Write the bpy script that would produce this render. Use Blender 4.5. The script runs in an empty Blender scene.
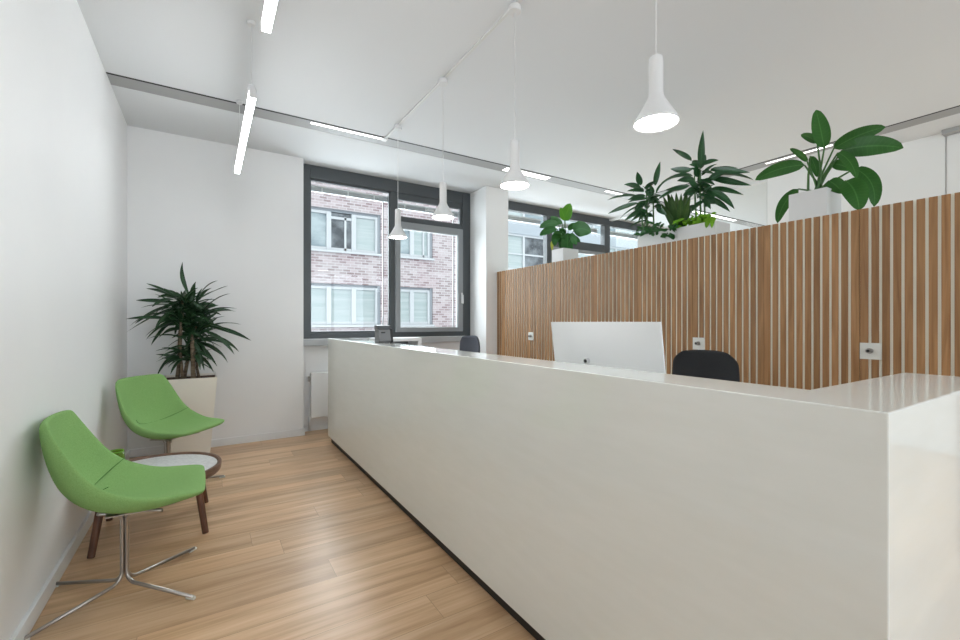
import bpy, bmesh, math, random
from mathutils import Vector, Matrix
random.seed(11)
C = bpy.context.scene.collection
sc = bpy.context.scene
PI = math.pi

# ------------------------------------------------------------------ materials
def principled(name, col, rough=0.5, metal=0.0, spec=0.5, **kw):
    m = bpy.data.materials.new(name); m.use_nodes = True
    b = m.node_tree.nodes['Principled BSDF']
    b.inputs['Base Color'].default_value = (*col, 1)
    b.inputs['Roughness'].default_value = rough
    b.inputs['Metallic'].default_value = metal
    b.inputs['Specular IOR Level'].default_value = spec
    for k, v in kw.items(): b.inputs[k.replace('_', ' ')].default_value = v
    return m

def noise_mat(name, c1, c2, rough=0.5, scale=5.0, stretch=(1, 1, 1), detail=4, spec=0.5, bump=0.0, bump_scale=None, coat=0.0, metal=0.0, lo=0.35, hi=0.65):
    m = principled(name, c1, rough, metal, spec)
    nt = m.node_tree; N = nt.nodes; L = nt.links; b = N['Principled BSDF']
    g = N.new('ShaderNodeNewGeometry'); mp = N.new('ShaderNodeMapping'); mp.inputs['Scale'].default_value = stretch
    n = N.new('ShaderNodeTexNoise'); n.inputs['Scale'].default_value = scale; n.inputs['Detail'].default_value = detail
    r = N.new('ShaderNodeValToRGB'); r.color_ramp.elements[0].position = lo; r.color_ramp.elements[1].position = hi
    r.color_ramp.elements[0].color = (*c1, 1); r.color_ramp.elements[1].color = (*c2, 1)
    L.new(g.outputs['Position'], mp.inputs['Vector']); L.new(mp.outputs['Vector'], n.inputs['Vector'])
    L.new(n.outputs['Fac'], r.inputs['Fac']); L.new(r.outputs['Color'], b.inputs['Base Color'])
    if coat: b.inputs['Coat Weight'].default_value = coat; b.inputs['Coat Roughness'].default_value = 0.05
    if bump:
        n2 = N.new('ShaderNodeTexNoise'); n2.inputs['Scale'].default_value = bump_scale or scale * 8; n2.inputs['Detail'].default_value = 3
        L.new(mp.outputs['Vector'], n2.inputs['Vector'])
        bp = N.new('ShaderNodeBump'); bp.inputs['Strength'].default_value = bump; bp.inputs['Distance'].default_value = 0.002
        L.new(n2.outputs['Fac'], bp.inputs['Height']); L.new(bp.outputs['Normal'], b.inputs['Normal'])
    return m

def emit(name, col, strength):
    m = bpy.data.materials.new(name); m.use_nodes = True
    nt = m.node_tree; nt.nodes.clear()
    o = nt.nodes.new('ShaderNodeOutputMaterial'); e = nt.nodes.new('ShaderNodeEmission')
    e.inputs['Color'].default_value = (*col, 1); e.inputs['Strength'].default_value = strength
    nt.links.new(e.outputs[0], o.inputs[0]); return m

def glass_mat(name, tint=(0.97, 0.985, 0.98)):
    m = bpy.data.materials.new(name); m.use_nodes = True
    nt = m.node_tree; nt.nodes.clear()
    o = nt.nodes.new('ShaderNodeOutputMaterial'); t = nt.nodes.new('ShaderNodeBsdfTransparent'); g = nt.nodes.new('ShaderNodeBsdfGlossy')
    f = nt.nodes.new('ShaderNodeFresnel'); f.inputs['IOR'].default_value = 1.45; mx = nt.nodes.new('ShaderNodeMixShader')
    t.inputs['Color'].default_value = (*tint, 1); g.inputs['Roughness'].default_value = 0.01
    gm = nt.nodes.new('ShaderNodeNewGeometry'); iv = nt.nodes.new('ShaderNodeMath'); iv.operation = 'SUBTRACT'; iv.inputs[0].default_value = 1.0
    nt.links.new(gm.outputs['Backfacing'], iv.inputs[1]); ml = nt.nodes.new('ShaderNodeMath'); ml.operation = 'MULTIPLY'   # no inner reflection on the way out of the thin pane
    nt.links.new(f.outputs[0], ml.inputs[0]); nt.links.new(iv.outputs[0], ml.inputs[1]); nt.links.new(ml.outputs[0], mx.inputs[0]); nt.links.new(t.outputs[0], mx.inputs[1]); nt.links.new(g.outputs[0], mx.inputs[2]); nt.links.new(mx.outputs[0], o.inputs[0])
    return m

def floor_mat():
    m = principled('oak_floor', (0.4, 0.25, 0.14), 0.34, spec=0.45)
    nt = m.node_tree; N = nt.nodes; L = nt.links; b = N['Principled BSDF']
    g = N.new('ShaderNodeNewGeometry')
    br = N.new('ShaderNodeTexBrick'); br.offset = 0.37; br.inputs['Scale'].default_value = 1.0
    br.inputs['Brick Width'].default_value = 1.9; br.inputs['Row Height'].default_value = 0.19
    br.inputs['Mortar Size'].default_value = 0.0011; br.inputs['Mortar Smooth'].default_value = 0.3
    br.inputs['Color1'].default_value = (0, 0, 0, 1); br.inputs['Color2'].default_value = (1, 1, 1, 1); br.inputs['Mortar'].default_value = (0.5, 0.5, 0.5, 1)
    sy = N.new('ShaderNodeSeparateXYZ'); L.new(g.outputs['Position'], sy.inputs[0])
    rw = N.new('ShaderNodeMath'); rw.operation = 'DIVIDE'; L.new(sy.outputs['Y'], rw.inputs[0]); rw.inputs[1].default_value = 0.19
    rf = N.new('ShaderNodeMath'); rf.operation = 'FLOOR'; L.new(rw.outputs[0], rf.inputs[0])
    rn = N.new('ShaderNodeTexWhiteNoise'); rn.noise_dimensions = '1D'; L.new(rf.outputs[0], rn.inputs['W'])
    rx = N.new('ShaderNodeMath'); rx.operation = 'MULTIPLY_ADD'; L.new(rn.outputs['Value'], rx.inputs[0]); rx.inputs[1].default_value = 5.7; L.new(sy.outputs['X'], rx.inputs[2])
    cv = N.new('ShaderNodeCombineXYZ'); L.new(rx.outputs[0], cv.inputs['X']); L.new(sy.outputs['Y'], cv.inputs['Y'])
    L.new(cv.outputs[0], br.inputs['Vector'])
    # grain: stretched noise, shifted from plank to plank
    sp = N.new('ShaderNodeVectorMath'); sp.operation = 'MULTIPLY_ADD'
    L.new(br.outputs['Color'], sp.inputs[0]); sp.inputs[1].default_value = (7, 5, 3); L.new(g.outputs['Position'], sp.inputs[2])
    mp = N.new('ShaderNodeMapping'); mp.inputs['Scale'].default_value = (0.9, 13, 1); L.new(sp.outputs[0], mp.inputs['Vector'])
    n1 = N.new('ShaderNodeTexNoise'); n1.inputs['Scale'].default_value = 1.0; n1.inputs['Detail'].default_value = 5; n1.inputs['Roughness'].default_value = 0.6; n1.inputs['Distortion'].default_value = 0.3
    L.new(mp.outputs[0], n1.inputs['Vector'])
    mp2 = N.new('ShaderNodeMapping'); mp2.inputs['Scale'].default_value = (3, 90, 1); L.new(sp.outputs[0], mp2.inputs['Vector'])
    n2 = N.new('ShaderNodeTexNoise'); n2.inputs['Scale'].default_value = 1.0; n2.inputs['Detail'].default_value = 4; L.new(mp2.outputs[0], n2.inputs['Vector'])
    r = N.new('ShaderNodeValToRGB'); cr = r.color_ramp
    cr.elements[0].position = 0.3; cr.elements[0].color = (0.42, 0.25, 0.13, 1)
    cr.elements[1].position = 0.72; cr.elements[1].color = (0.73, 0.52, 0.335, 1)
    e = cr.elements.new(0.5); e.color = (0.60, 0.39, 0.225, 1)
    a = N.new('ShaderNodeMath'); a.operation = 'MULTIPLY_ADD'; L.new(n2.outputs['Fac'], a.inputs[0]); a.inputs[1].default_value = 0.22; L.new(n1.outputs['Fac'], a.inputs[2])
    s = N.new('ShaderNodeMath'); s.operation = 'SUBTRACT'; L.new(a.outputs[0], s.inputs[0]); s.inputs[1].default_value = 0.11
    L.new(s.outputs[0], r.inputs['Fac'])
    hs = N.new('ShaderNodeHueSaturation'); L.new(r.outputs['Color'], hs.inputs['Color'])
    mr = N.new('ShaderNodeMapRange'); L.new(br.outputs['Color'], mr.inputs['Value']); mr.inputs['To Min'].default_value = 0.88; mr.inputs['To Max'].default_value = 1.1
    L.new(mr.outputs[0], hs.inputs['Value'])
    mx = N.new('ShaderNodeMix'); mx.data_type = 'RGBA'; L.new(br.outputs['Fac'], mx.inputs['Factor'])
    L.new(hs.outputs[0], mx.inputs['A']); mx.inputs['B'].default_value = (0.30, 0.18, 0.10, 1)
    L.new(mx.outputs['Result'], b.inputs['Base Color'])
    mr2 = N.new('ShaderNodeMapRange'); L.new(n2.outputs['Fac'], mr2.inputs['Value']); mr2.inputs['To Min'].default_value = 0.24; mr2.inputs['To Max'].default_value = 0.40
    L.new(mr2.outputs[0], b.inputs['Roughness'])
    bp = N.new('ShaderNodeBump'); bp.inputs['Strength'].default_value = 0.15; bp.inputs['Distance'].default_value = 0.001
    L.new(n2.outputs['Fac'], bp.inputs['Height']); L.new(bp.outputs[0], b.inputs['Normal'])
    return m

def slat_wood():
    m = principled('slat_oak', (0.4, 0.24, 0.13), 0.5, spec=0.35)
    nt = m.node_tree; N = nt.nodes; L = nt.links; b = N['Principled BSDF']
    g = N.new('ShaderNodeNewGeometry'); sx = N.new('ShaderNodeSeparateXYZ'); L.new(g.outputs['Position'], sx.inputs[0])
    a = N.new('ShaderNodeMath'); a.operation = 'MULTIPLY_ADD'; L.new(sx.outputs['Y'], a.inputs[0]); a.inputs[1].default_value = 20.0; a.inputs[2].default_value = -21.08 + 0.0
    fl = N.new('ShaderNodeMath'); fl.operation = 'FLOOR'; L.new(a.outputs[0], fl.inputs[0])
    wn = N.new('ShaderNodeTexWhiteNoise'); wn.noise_dimensions = '1D'; L.new(fl.outputs[0], wn.inputs['W'])
    off = N.new('ShaderNodeVectorMath'); off.operation = 'MULTIPLY_ADD'; L.new(wn.outputs['Color'], off.inputs[0]); off.inputs[1].default_value = (9, 9, 9); L.new(g.outputs['Position'], off.inputs[2])
    mp = N.new('ShaderNodeMapping'); mp.inputs['Scale'].default_value = (14, 32, 1.6); L.new(off.outputs[0], mp.inputs['Vector'])
    n = N.new('ShaderNodeTexNoise'); n.inputs['Scale'].default_value = 1.3; n.inputs['Detail'].default_value = 5; n.inputs['Distortion'].default_value = 0.8; L.new(mp.outputs[0], n.inputs['Vector'])
    r = N.new('ShaderNodeValToRGB'); r.color_ramp.elements[0].position = 0.28; r.color_ramp.elements[0].color = (0.225, 0.108, 0.04, 1)
    r.color_ramp.elements[1].position = 0.7; r.color_ramp.elements[1].color = (0.41, 0.225, 0.10, 1); L.new(n.outputs['Fac'], r.inputs['Fac'])
    hs = N.new('ShaderNodeHueSaturation'); L.new(r.outputs[0], hs.inputs['Color'])
    mr = N.new('ShaderNodeMapRange'); L.new(wn.outputs['Value'], mr.inputs['Value']); mr.inputs['To Min'].default_value = 0.83; mr.inputs['To Max'].default_value = 1.15
    L.new(mr.outputs[0], hs.inputs['Value']); L.new(hs.outputs[0], b.inputs['Base Color'])
    return m

def brick_mat():
    m = principled('pale_brick', (0.5, 0.42, 0.42), 0.9, spec=0.2)
    nt = m.node_tree; N = nt.nodes; L = nt.links; b = N['Principled BSDF']
    g = N.new('ShaderNodeNewGeometry'); sx = N.new('ShaderNodeSeparateXYZ'); L.new(g.outputs['Position'], sx.inputs[0])
    ad = N.new('ShaderNodeMath'); ad.operation = 'ADD'; L.new(sx.outputs['X'], ad.inputs[0]); L.new(sx.outputs['Y'], ad.inputs[1])
    cx = N.new('ShaderNodeCombineXYZ'); L.new(ad.outputs[0], cx.inputs['X']); L.new(sx.outputs['Z'], cx.inputs['Y'])
    br = N.new('ShaderNodeTexBrick'); br.inputs['Scale'].default_value = 1.0; br.inputs['Brick Width'].default_value = 0.24; br.inputs['Row Height'].default_value = 0.085
    br.inputs['Mortar Size'].default_value = 0.012; br.inputs['Bias'].default_value = -0.1
    br.inputs['Color1'].default_value = (0.55, 0.48, 0.49, 1); br.inputs['Color2'].default_value = (0.17, 0.1, 0.105, 1); br.inputs['Mortar'].default_value = (0.62, 0.6, 0.62, 1)
    L.new(cx.outputs[0], br.inputs['Vector'])
    n = N.new('ShaderNodeTexNoise'); n.inputs['Scale'].default_value = 1.2; n.inputs['Detail'].default_value = 3; L.new(cx.outputs[0], n.inputs['Vector'])
    mx = N.new('ShaderNodeMix'); mx.data_type = 'RGBA'; mx.inputs['Factor'].default_value = 0.3
    r = N.new('ShaderNodeValToRGB'); r.color_ramp.elements[0].position = .4; r.color_ramp.elements[1].position = .6
    r.color_ramp.elements[0].color = (0.5, 0.38, 0.4, 1); r.color_ramp.elements[1].color = (0.66, 0.62, 0.62, 1); L.new(n.outputs['Fac'], r.inputs['Fac'])
    L.new(br.outputs['Color'], mx.inputs['A']); L.new(r.outputs[0], mx.inputs['B']); L.new(mx.outputs['Result'], b.inputs['Base Color'])
    return m

def leaf_mat(name, dark, light, rough=0.35, trans=0.0):
    m = principled(name, dark, rough, spec=0.3)
    nt = m.node_tree; N = nt.nodes; L = nt.links; b = N['Principled BSDF']
    uv = N.new('ShaderNodeUVMap'); sx = N.new('ShaderNodeSeparateXYZ'); L.new(uv.outputs[0], sx.inputs[0])
    a = N.new('ShaderNodeMath'); a.operation = 'SUBTRACT'; L.new(sx.outputs['X'], a.inputs[0]); a.inputs[1].default_value = 0.5
    ab = N.new('ShaderNodeMath'); ab.operation = 'ABSOLUTE'; L.new(a.outputs[0], ab.inputs[0])
    # side veins run out from the midrib
    w = N.new('ShaderNodeMath'); w.operation = 'MULTIPLY_ADD'; L.new(ab.outputs[0], w.inputs[0]); w.inputs[1].default_value = -2.2
    v = N.new('ShaderNodeMath'); v.operation = 'MULTIPLY'; L.new(sx.outputs['Y'], v.inputs[0]); v.inputs[1].default_value = 12.0; L.new(v.outputs[0], w.inputs[2])
    fr = N.new('ShaderNodeMath'); fr.operation = 'PINGPONG'; L.new(w.outputs[0], fr.inputs[0]); fr.inputs[1].default_value = 0.5
    r2 = N.new('ShaderNodeMapRange'); L.new(fr.outputs[0], r2.inputs['Value']); r2.inputs['From Max'].default_value = 0.12; r2.inputs['To Min'].default_value = 0.22; r2.inputs['To Max'].default_value = 0.0
    r1 = N.new('ShaderNodeMapRange'); L.new(ab.outputs[0], r1.inputs['Value']); r1.inputs['From Max'].default_value = 0.05; r1.inputs['To Min'].default_value = 0.75; r1.inputs['To Max'].default_value = 0.0
    n = N.new('ShaderNodeTexNoise'); n.inputs['Scale'].default_value = 9; g = N.new('ShaderNodeNewGeometry'); L.new(g.outputs['Position'], n.inputs['Vector'])
    nn = N.new('ShaderNodeMath'); nn.operation = 'MULTIPLY_ADD'; L.new(n.outputs['Fac'], nn.inputs[0]); nn.inputs[1].default_value = 0.5; nn.inputs[2].default_value = -0.1
    s1 = N.new('ShaderNodeMath'); s1.operation = 'ADD'; L.new(r1.outputs[0], s1.inputs[0]); L.new(r2.outputs[0], s1.inputs[1])
    s2 = N.new('ShaderNodeMath'); s2.operation = 'ADD'; s2.use_clamp = True; L.new(s1.outputs[0], s2.inputs[0]); L.new(nn.outputs[0], s2.inputs[1])
    mx = N.new('ShaderNodeMix'); mx.data_type = 'RGBA'; L.new(s2.outputs[0], mx.inputs['Factor'])
    mx.inputs['A'].default_value = (*dark, 1); mx.inputs['B'].default_value = (*light, 1); L.new(mx.outputs['Result'], b.inputs['Base Color'])
    return m

M = dict(
    wall=noise_mat('wall_paint', (0.80, 0.80, 0.80), (0.815, 0.815, 0.812), rough=0.42, scale=2, spec=0.3, bump=0.04, bump_scale=180),
    ceil=principled('ceiling_paint', (0.725, 0.74, 0.755), 0.8, spec=0.2),
    base=principled('baseboard_white', (0.77, 0.775, 0.78), 0.35),
    floor=floor_mat(),
    anth=principled('anthracite_frame', (0.062, 0.070, 0.075), 0.45),
    sash=principled('grey_sash', (0.26, 0.275, 0.285), 0.4),
    seal=principled('black_seal', (0.012, 0.012, 0.013), 0.6),
    glass=glass_mat('window_glass'),
    sill=principled('sill_grey', (0.38, 0.39, 0.40), 0.35),
    white=principled('white_lacquer', (0.78, 0.785, 0.785), 0.3),
    metalw=principled('white_powder_coat', (0.70, 0.70, 0.70), 0.45),
    slotg=principled('slot_grey', (0.36, 0.36, 0.36), 0.55),
    slotb=principled('slot_black', (0.012, 0.012, 0.012), 0.7),
    slotl=emit('slot_led', (1, 0.99, 0.97), 3.2),
    tube=emit('tube_led', (.96, .985, 1), 11.0),
    bulb=emit('pendant_diffuser', (1, 0.99, 0.97), 20.0),
    stone=noise_mat('cream_stone', (0.765, 0.785, 0.745), (0.81, 0.83, 0.80), rough=0.06, scale=5, stretch=(1, 1.0, 5), detail=9, spec=0.6, lo=.15, hi=.85),
    dark=principled('dark_plinth', (0.02, 0.018, 0.017), 0.6),
    oak=slat_wood(),
    back=principled('slat_backing', (0.80, 0.80, 0.71), 0.55),
    steel=principled('brushed_steel', (0.42, 0.39, 0.365), 0.34, metal=1.0),
    satin=principled('satin_plate', (0.70, 0.71, 0.67), 0.35, metal=0.1),
    green=noise_mat('green_felt', (0.21, 0.375, 0.125), (0.26, 0.445, 0.16), rough=0.95, scale=260, detail=2, spec=0.15, bump=0.35, bump_scale=500),
    seam=principled('green_seam', (0.07, 0.22, 0.04), 0.9),
    walnut=noise_mat('walnut', (0.075, 0.028, 0.014), (0.16, 0.066, 0.034), rough=0.4, scale=5, stretch=(6, 6, 1)),
    rimw=noise_mat('walnut_rim', (0.12, 0.062, 0.04), (0.2, 0.11, 0.07), rough=0.4, scale=16, stretch=(1, 1, 5)),
    marble=noise_mat('pale_terrazzo', (0.60, 0.60, 0.61), (0.74, 0.74, 0.74), rough=0.3, scale=60, detail=3),
    pot=principled('cream_planter', (0.80, 0.75, 0.67), 0.42),
    potw=principled('white_planter', (0.68, 0.675, 0.67), 0.5),
    soil=noise_mat('soil', (0.035, 0.014, 0.008), (0.11, 0.05, 0.03), rough=1, scale=60, bump=1.0, bump_scale=90),
    cane=noise_mat('cane_bark', (0.10, 0.068, 0.045), (0.24, 0.18, 0.12), rough=0.9, scale=9, stretch=(1, 1, 9)),
    dleaf=leaf_mat('dracaena_leaf', (0.010, 0.030, 0.014), (0.055, 0.14, 0.045), 0.33),
    cleaf=leaf_mat('cane_leaf', (0.014, 0.058, 0.020), (0.05, 0.17, 0.055), 0.35),
    bleaf=leaf_mat('broad_leaf', (0.022, 0.105, 0.013), (0.07, 0.21, 0.045), 0.5),
    sleaf=leaf_mat('lily_leaf', (0.022, 0.11, 0.018), (0.05, 0.18, 0.04), 0.62),
    mleaf=leaf_mat('fresh_leaf', (0.09, 0.30, 0.02), (0.16, 0.42, 0.04), 0.5),
    lleaf=leaf_mat('lime_leaf', (0.12, 0.33, 0.012), (0.30, 0.52, 0.04), 0.45),
    yleaf=leaf_mat('yellow_leaf', (0.42, 0.45, 0.05), (0.5, 0.5, 0.1), 0.5),
    fleaf=leaf_mat('fern_leaf', (0.028, 0.085, 0.018), (0.10, 0.16, 0.04), 0.45),
    vleaf=leaf_mat('vine_leaf', (0.018, 0.085, 0.022), (0.07, 0.22, 0.05), 0.4),
    stem=principled('leaf_stem', (0.05, 0.14, 0.03), 0.5),
    black=noise_mat('black_fabric', (0.024, 0.025, 0.027), (0.036, 0.037, 0.040), rough=0.95, scale=300, spec=0.2),
    grey=noise_mat('charcoal_fabric', (0.06, 0.064, 0.078), (0.09, 0.095, 0.115), rough=0.95, scale=300, spec=0.2),
    plastic=principled('black_plastic', (0.015, 0.015, 0.016), 0.45),
    chrome=principled('chrome', (0.75, 0.75, 0.76), 0.12, metal=1.0),
    alu=principled('silver_aluminium', (0.83, 0.835, 0.84), 0.35, metal=0.1),
    screen=principled('screen_glass', (0.01, 0.01, 0.012), 0.08),
    device=principled('grey_plastic', (0.05, 0.052, 0.056), 0.4),
    device2=principled('light_grey_plastic', (0.15, 0.155, 0.16), 0.4),
    vase=principled('green_glass', (0.16, 0.30, 0.01), 0.08, Transmission_Weight=0.45),
    brick=brick_mat(),
    bframe=principled('grey_window_frame', (0.30, 0.33, 0.36), 0.5),
    bwhite=principled('white_window_frame', (0.60, 0.63, 0.65), 0.5),
    bglass=noise_mat('sky_painted_pane', (0.16, 0.22, 0.25), (0.42, 0.50, 0.52), rough=0.08, scale=0.9, stretch=(1, 1, 2.2), detail=5, spec=0.8),  # bright sky reflection put into the pane's mottled base colour
    bblind=noise_mat('blind_behind_pane', (0.40, 0.48, 0.48), (0.50, 0.56, 0.56), rough=0.25, scale=1.2, stretch=(.5, .5, 14)),
    bdark=noise_mat('dark_pane', (0.06, 0.07, 0.08), (0.25, 0.28, 0.3), rough=0.1, scale=2.5),
    panel=principled('pale_facade_panel', (0.42, 0.47, 0.51), 0.5),
    street=noise_mat('asphalt', (0.12, 0.12, 0.12), (0.18, 0.18, 0.18), rough=0.9, scale=3),
    carpet=noise_mat('grey_carpet', (0.16, 0.16, 0.17), (0.2, 0.2, 0.21), rough=1, scale=60),
)

# ------------------------------------------------------------------ mesh builder
class MB:
    def __init__(s): s.v = []; s.f = []; s.m = []; s.uv = []
    def face(s, idx, mi=0, uv=None): s.f.append(tuple(idx)); s.m.append(mi); s.uv.append(uv)
    def box(s, x0, x1, y0, y1, z0, z1, mi=0):
        b = len(s.v)
        s.v += [(x, y, z) for z in (z0, z1) for y in (y0, y1) for x in (x0, x1)]
        for q in ((0, 2, 3, 1), (4, 5, 7, 6), (0, 1, 5, 4), (2, 6, 7, 3), (0, 4, 6, 2), (1, 3, 7, 5)): s.face([b + i for i in q], mi)
        return s
    def poly(s, pts, z0, z1, mi=0):          # vertical prism over a plan polygon (ccw)
        b = len(s.v); n = len(pts)
        s.v += [(x, y, z0) for x, y in pts] + [(x, y, z1) for x, y in pts]
        s.face([b + i for i in reversed(range(n))], mi); s.face([b + n + i for i in range(n)], mi)
        for i in range(n): j = (i + 1) % n; s.face((b + i, b + j, b + n + j, b + n + i), mi)
        return s
    def frustum(s, cx, cy, z0, z1, w0, d0, w1, d1, mi=0, cap0=True, cap1=True):
        b = len(s.v)
        for z, w, d in ((z0, w0, d0), (z1, w1, d1)): s.v += [(cx - w / 2, cy - d / 2, z), (cx + w / 2, cy - d / 2, z), (cx + w / 2, cy + d / 2, z), (cx - w / 2, cy + d / 2, z)]
        if cap0: s.face((b + 3, b + 2, b + 1, b), mi)
        if cap1: s.face((b + 4, b + 5, b + 6, b + 7), mi)
        for i in range(4): j = (i + 1) % 4; s.face((b + i, b + j, b + 4 + j, b + 4 + i), mi)
        return s
    def tube(s, pts, r, n=10, mi=0, cap=True):
        pts = [Vector(p) for p in pts]; rs = r if isinstance(r, (list, tuple)) else [r] * len(pts)
        b0 = len(s.v); up = None
        for i, p in enumerate(pts):
            t = (pts[min(i + 1, len(pts) - 1)] - pts[max(i - 1, 0)]).normalized()
            if up is None:
                a = Vector((0, 0, 1)) if abs(t.z) < .9 else Vector((1, 0, 0)); up = t.cross(a).normalized()
            up = (up - t * up.dot(t)).normalized(); w = t.cross(up)
            for k in range(n):
                a = 2 * PI * k / n; s.v.append(tuple(p + (up * math.cos(a) + w * math.sin(a)) * rs[i]))
        for i in range(len(pts) - 1):
            for k in range(n):
                k2 = (k + 1) % n; a = b0 + i * n; s.face((a + k, a + k2, a + n + k2, a + n + k), mi)
        if cap:
            s.face([b0 + k for k in reversed(range(n))], mi); e = b0 + (len(pts) - 1) * n; s.face([e + k for k in range(n)], mi)
        return s
    def lathe(s, prof, c=(0, 0, 0), n=32, mi=0, sq=1.0):
        b = len(s.v)
        for r, z in prof:
            for k in range(n): a = 2 * PI * k / n; s.v.append((c[0] + r * math.cos(a), c[1] + r * sq * math.sin(a), c[2] + z))
        for i in range(len(prof) - 1):
            for k in range(n): k2 = (k + 1) % n; s.face((b + i * n + k, b + i * n + k2, b + (i + 1) * n + k2, b + (i + 1) * n + k), mi)
        return s
    def disc(s, r, c, n=32, mi=0, flip=False):
        b = len(s.v)
        for k in range(n): a = 2 * PI * k / n; s.v.append((c[0] + r * math.cos(a), c[1] + r * math.sin(a), c[2]))
        idx = [b + k for k in range(n)]; s.face(idx[::-1] if flip else idx, mi); return s
    def leaf(s, base, tip, width, bow=0.15, face=None, fold=0.25, n=9, shape='lance', mi=0, petiole=0.0, curl=0.0):
        """a leaf blade: arched midrib from base to tip, two folded halves"""
        b = Vector(base); t = Vector(tip); d = t - b; Ln = d.length
        upv = Vector((0, 0, 1))
        bowv = upv - d.normalized() * upv.dot(d.normalized())
        if bowv.length < .25: bowv = Vector((-0.8, -0.6, 0))
        bowv.normalize()
        ctrl = (b + t) / 2 + bowv * Ln * bow
        v0 = len(s.v)
        for i in range(n + 1):
            u = i / n
            p = b * (1 - u) ** 2 + ctrl * 2 * u * (1 - u) + t * u * u
            tg = ((ctrl - b) * (1 - u) + (t - ctrl) * u).normalized()
            f = Vector(face) if face is not None else upv
            side = tg.cross(f)
            if side.length < .15: side = tg.cross(Vector((0.7, 0.7, 0.1)))
            side.normalize(); nor = side.cross(tg).normalized()
            if curl: side = (side * math.cos(curl * u) + nor * math.sin(curl * u)).normalized(); nor = side.cross(tg).normalized()
            if shape == 'lance': w = math.sin(PI * min(1, max(0.0, u)) ** 0.75) ** 0.8
            elif shape == 'strap': w = min(1, 0.45 + 2.4 * u) * (1 - u ** 3.0) ** 0.9
            else: w = (math.sin(PI * u ** 0.85)) ** 0.52 * (1 - 0.10 * u)
            w = max(w, 0.03) * width / 2
            s.v += [tuple(p - side * w + nor * w * fold), tuple(p - side * w * .5 + nor * w * fold * .35), tuple(p), tuple(p + side * w * .5 + nor * w * fold * .35), tuple(p + side * w + nor * w * fold)]
        for i in range(n):
            for k in range(4):
                a = v0 + i * 5 + k; s.face((a, a + 1, a + 6, a + 5), mi, [(k / 4, i / n), ((k + 1) / 4, i / n), ((k + 1) / 4, (i + 1) / n), (k / 4, (i + 1) / n)])
        return s
    def build(s, name, mats, parent=None, smooth=False, bevel=0, seg=2, world=False, subsurf=0, thick=0):
        me = bpy.data.meshes.new(name)
        vs = s.v
        if world and parent is not None:
            o = Vector((0, 0, 0)); p = parent
            while p is not None: o += p.location; p = p.parent
            vs = [tuple(Vector(v) - o) for v in vs]
        me.from_pydata(vs, [], s.f)
        mats = mats if isinstance(mats, (list, tuple)) else [mats]
        for m in mats: me.materials.append(M[m] if isinstance(m, str) else m)
        me.polygons.foreach_set('material_index', s.m)
        if any(u is not None for u in s.uv):
            ul = me.uv_layers.new(name='UVMap')
            for p in me.polygons:
                u = s.uv[p.index]
                if u:
                    for li, c in zip(p.loop_indices, u): ul.data[li].uv = c
        bm = bmesh.new(); bm.from_mesh(me); bmesh.ops.recalc_face_normals(bm, faces=bm.faces); bm.to_mesh(me); bm.free()
        if smooth: me.polygons.foreach_set('use_smooth', [True] * len(me.polygons))
        me.update()
        ob = bpy.data.objects.new(name, me); C.objects.link(ob)
        if parent is not None: ob.parent = parent
        if thick:
            md = ob.modifiers.new('thickness', 'SOLIDIFY'); md.thickness = thick; md.offset = 0
        if subsurf:
            md = ob.modifiers.new('smooth', 'SUBSURF'); md.levels = subsurf; md.render_levels = subsurf
        if bevel:
            md = ob.modifiers.new('bevel', 'BEVEL'); md.width = bevel; md.segments = seg; md.limit_method = 'ANGLE'; md.angle_limit = math.radians(40)
            md.harden_normals = False
            if not smooth:
                me.polygons.foreach_set('use_smooth', [True] * len(me.polygons))
                w = ob.modifiers.new('wn', 'WEIGHTED_NORMAL'); w.keep_sharp = True
        elif smooth == 'auto':
            pass
        return ob

def sharp(ob, deg=35):
    me = ob.data; bm = bmesh.new(); bm.from_mesh(me)
    for e in bm.edges:
        if len(e.link_faces) == 2 and e.calc_face_angle(0) > math.radians(deg): e.smooth = False
    bm.to_mesh(me); bm.free(); return ob

def tag(o, label=None, cat=None, group=None, kind=None):
    if label: o['label'] = label
    if cat: o['category'] = cat
    if group: o['group'] = group
    if kind: o['kind'] = kind
    return o
def thing(name, loc, label, cat, rz=0.0, group=None):
    o = bpy.data.objects.new(name, None); C.objects.link(o); o.empty_display_size = .1
    o.location = loc; o.rotation_euler = (0, 0, rz); return tag(o, label, cat, group)
def struct(name, mb, mat, parent=None, **k):
    o = mb.build(name, mat, parent, **k)
    o['kind'] = 'structure'; return o
def copy_tree(o, parent=None):
    c = o.copy(); C.objects.link(c)
    if parent is not None: c.parent = parent
    for ch in list(o.children): copy_tree(ch, c)
    return c
REARP, W1P, W2P, W3P, WORLD, EXPO = 36.0, 62.0, 60.0, 85.0, 1.15, 0.78
# ------------------------------------------------------------------ the room
X0, X1, X2 = -0.645, 6.2, 9.4
YR, YB, YW, H = -4.2, 5.33, 5.5, 3.18
struct('floor', MB().box(X0 - .2, X2 + .2, YR - .2, 5.75, -0.1, 0), 'floor')
struct('ceiling', MB().box(X0 - .2, 5.536, YR - .2, 4.276, H, H + .12).box(5.75, X2 + .2, YR - .2, 4.276, H, H + .12)
       .box(X0 - .2, X2 + .2, 4.49, 5.75, H, H + .12).box(X0 - .2, X2 + .2, YR - .2, 5.75, H + .12, H + .2), 'ceil')
struct('wall_left', MB().box(X0 - .2, X0, YR - .2, 5.75, 0, H), 'wall')
struct('wall_back', MB().box(X0, .94, YB, 5.75, 0, H).box(.94, 3.27, YW, 5.75, 0, 1.10).box(3.647, X2, YW, 5.75, 0, 1.10), 'wall')
struct('wall_pillar', MB().box(3.27, 3.647, 5.075, 5.75, 0, H), 'wall')
struct('wall_far', MB().box(X2, X2 + .2, YR, 5.75, 0, H), 'wall')
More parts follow.
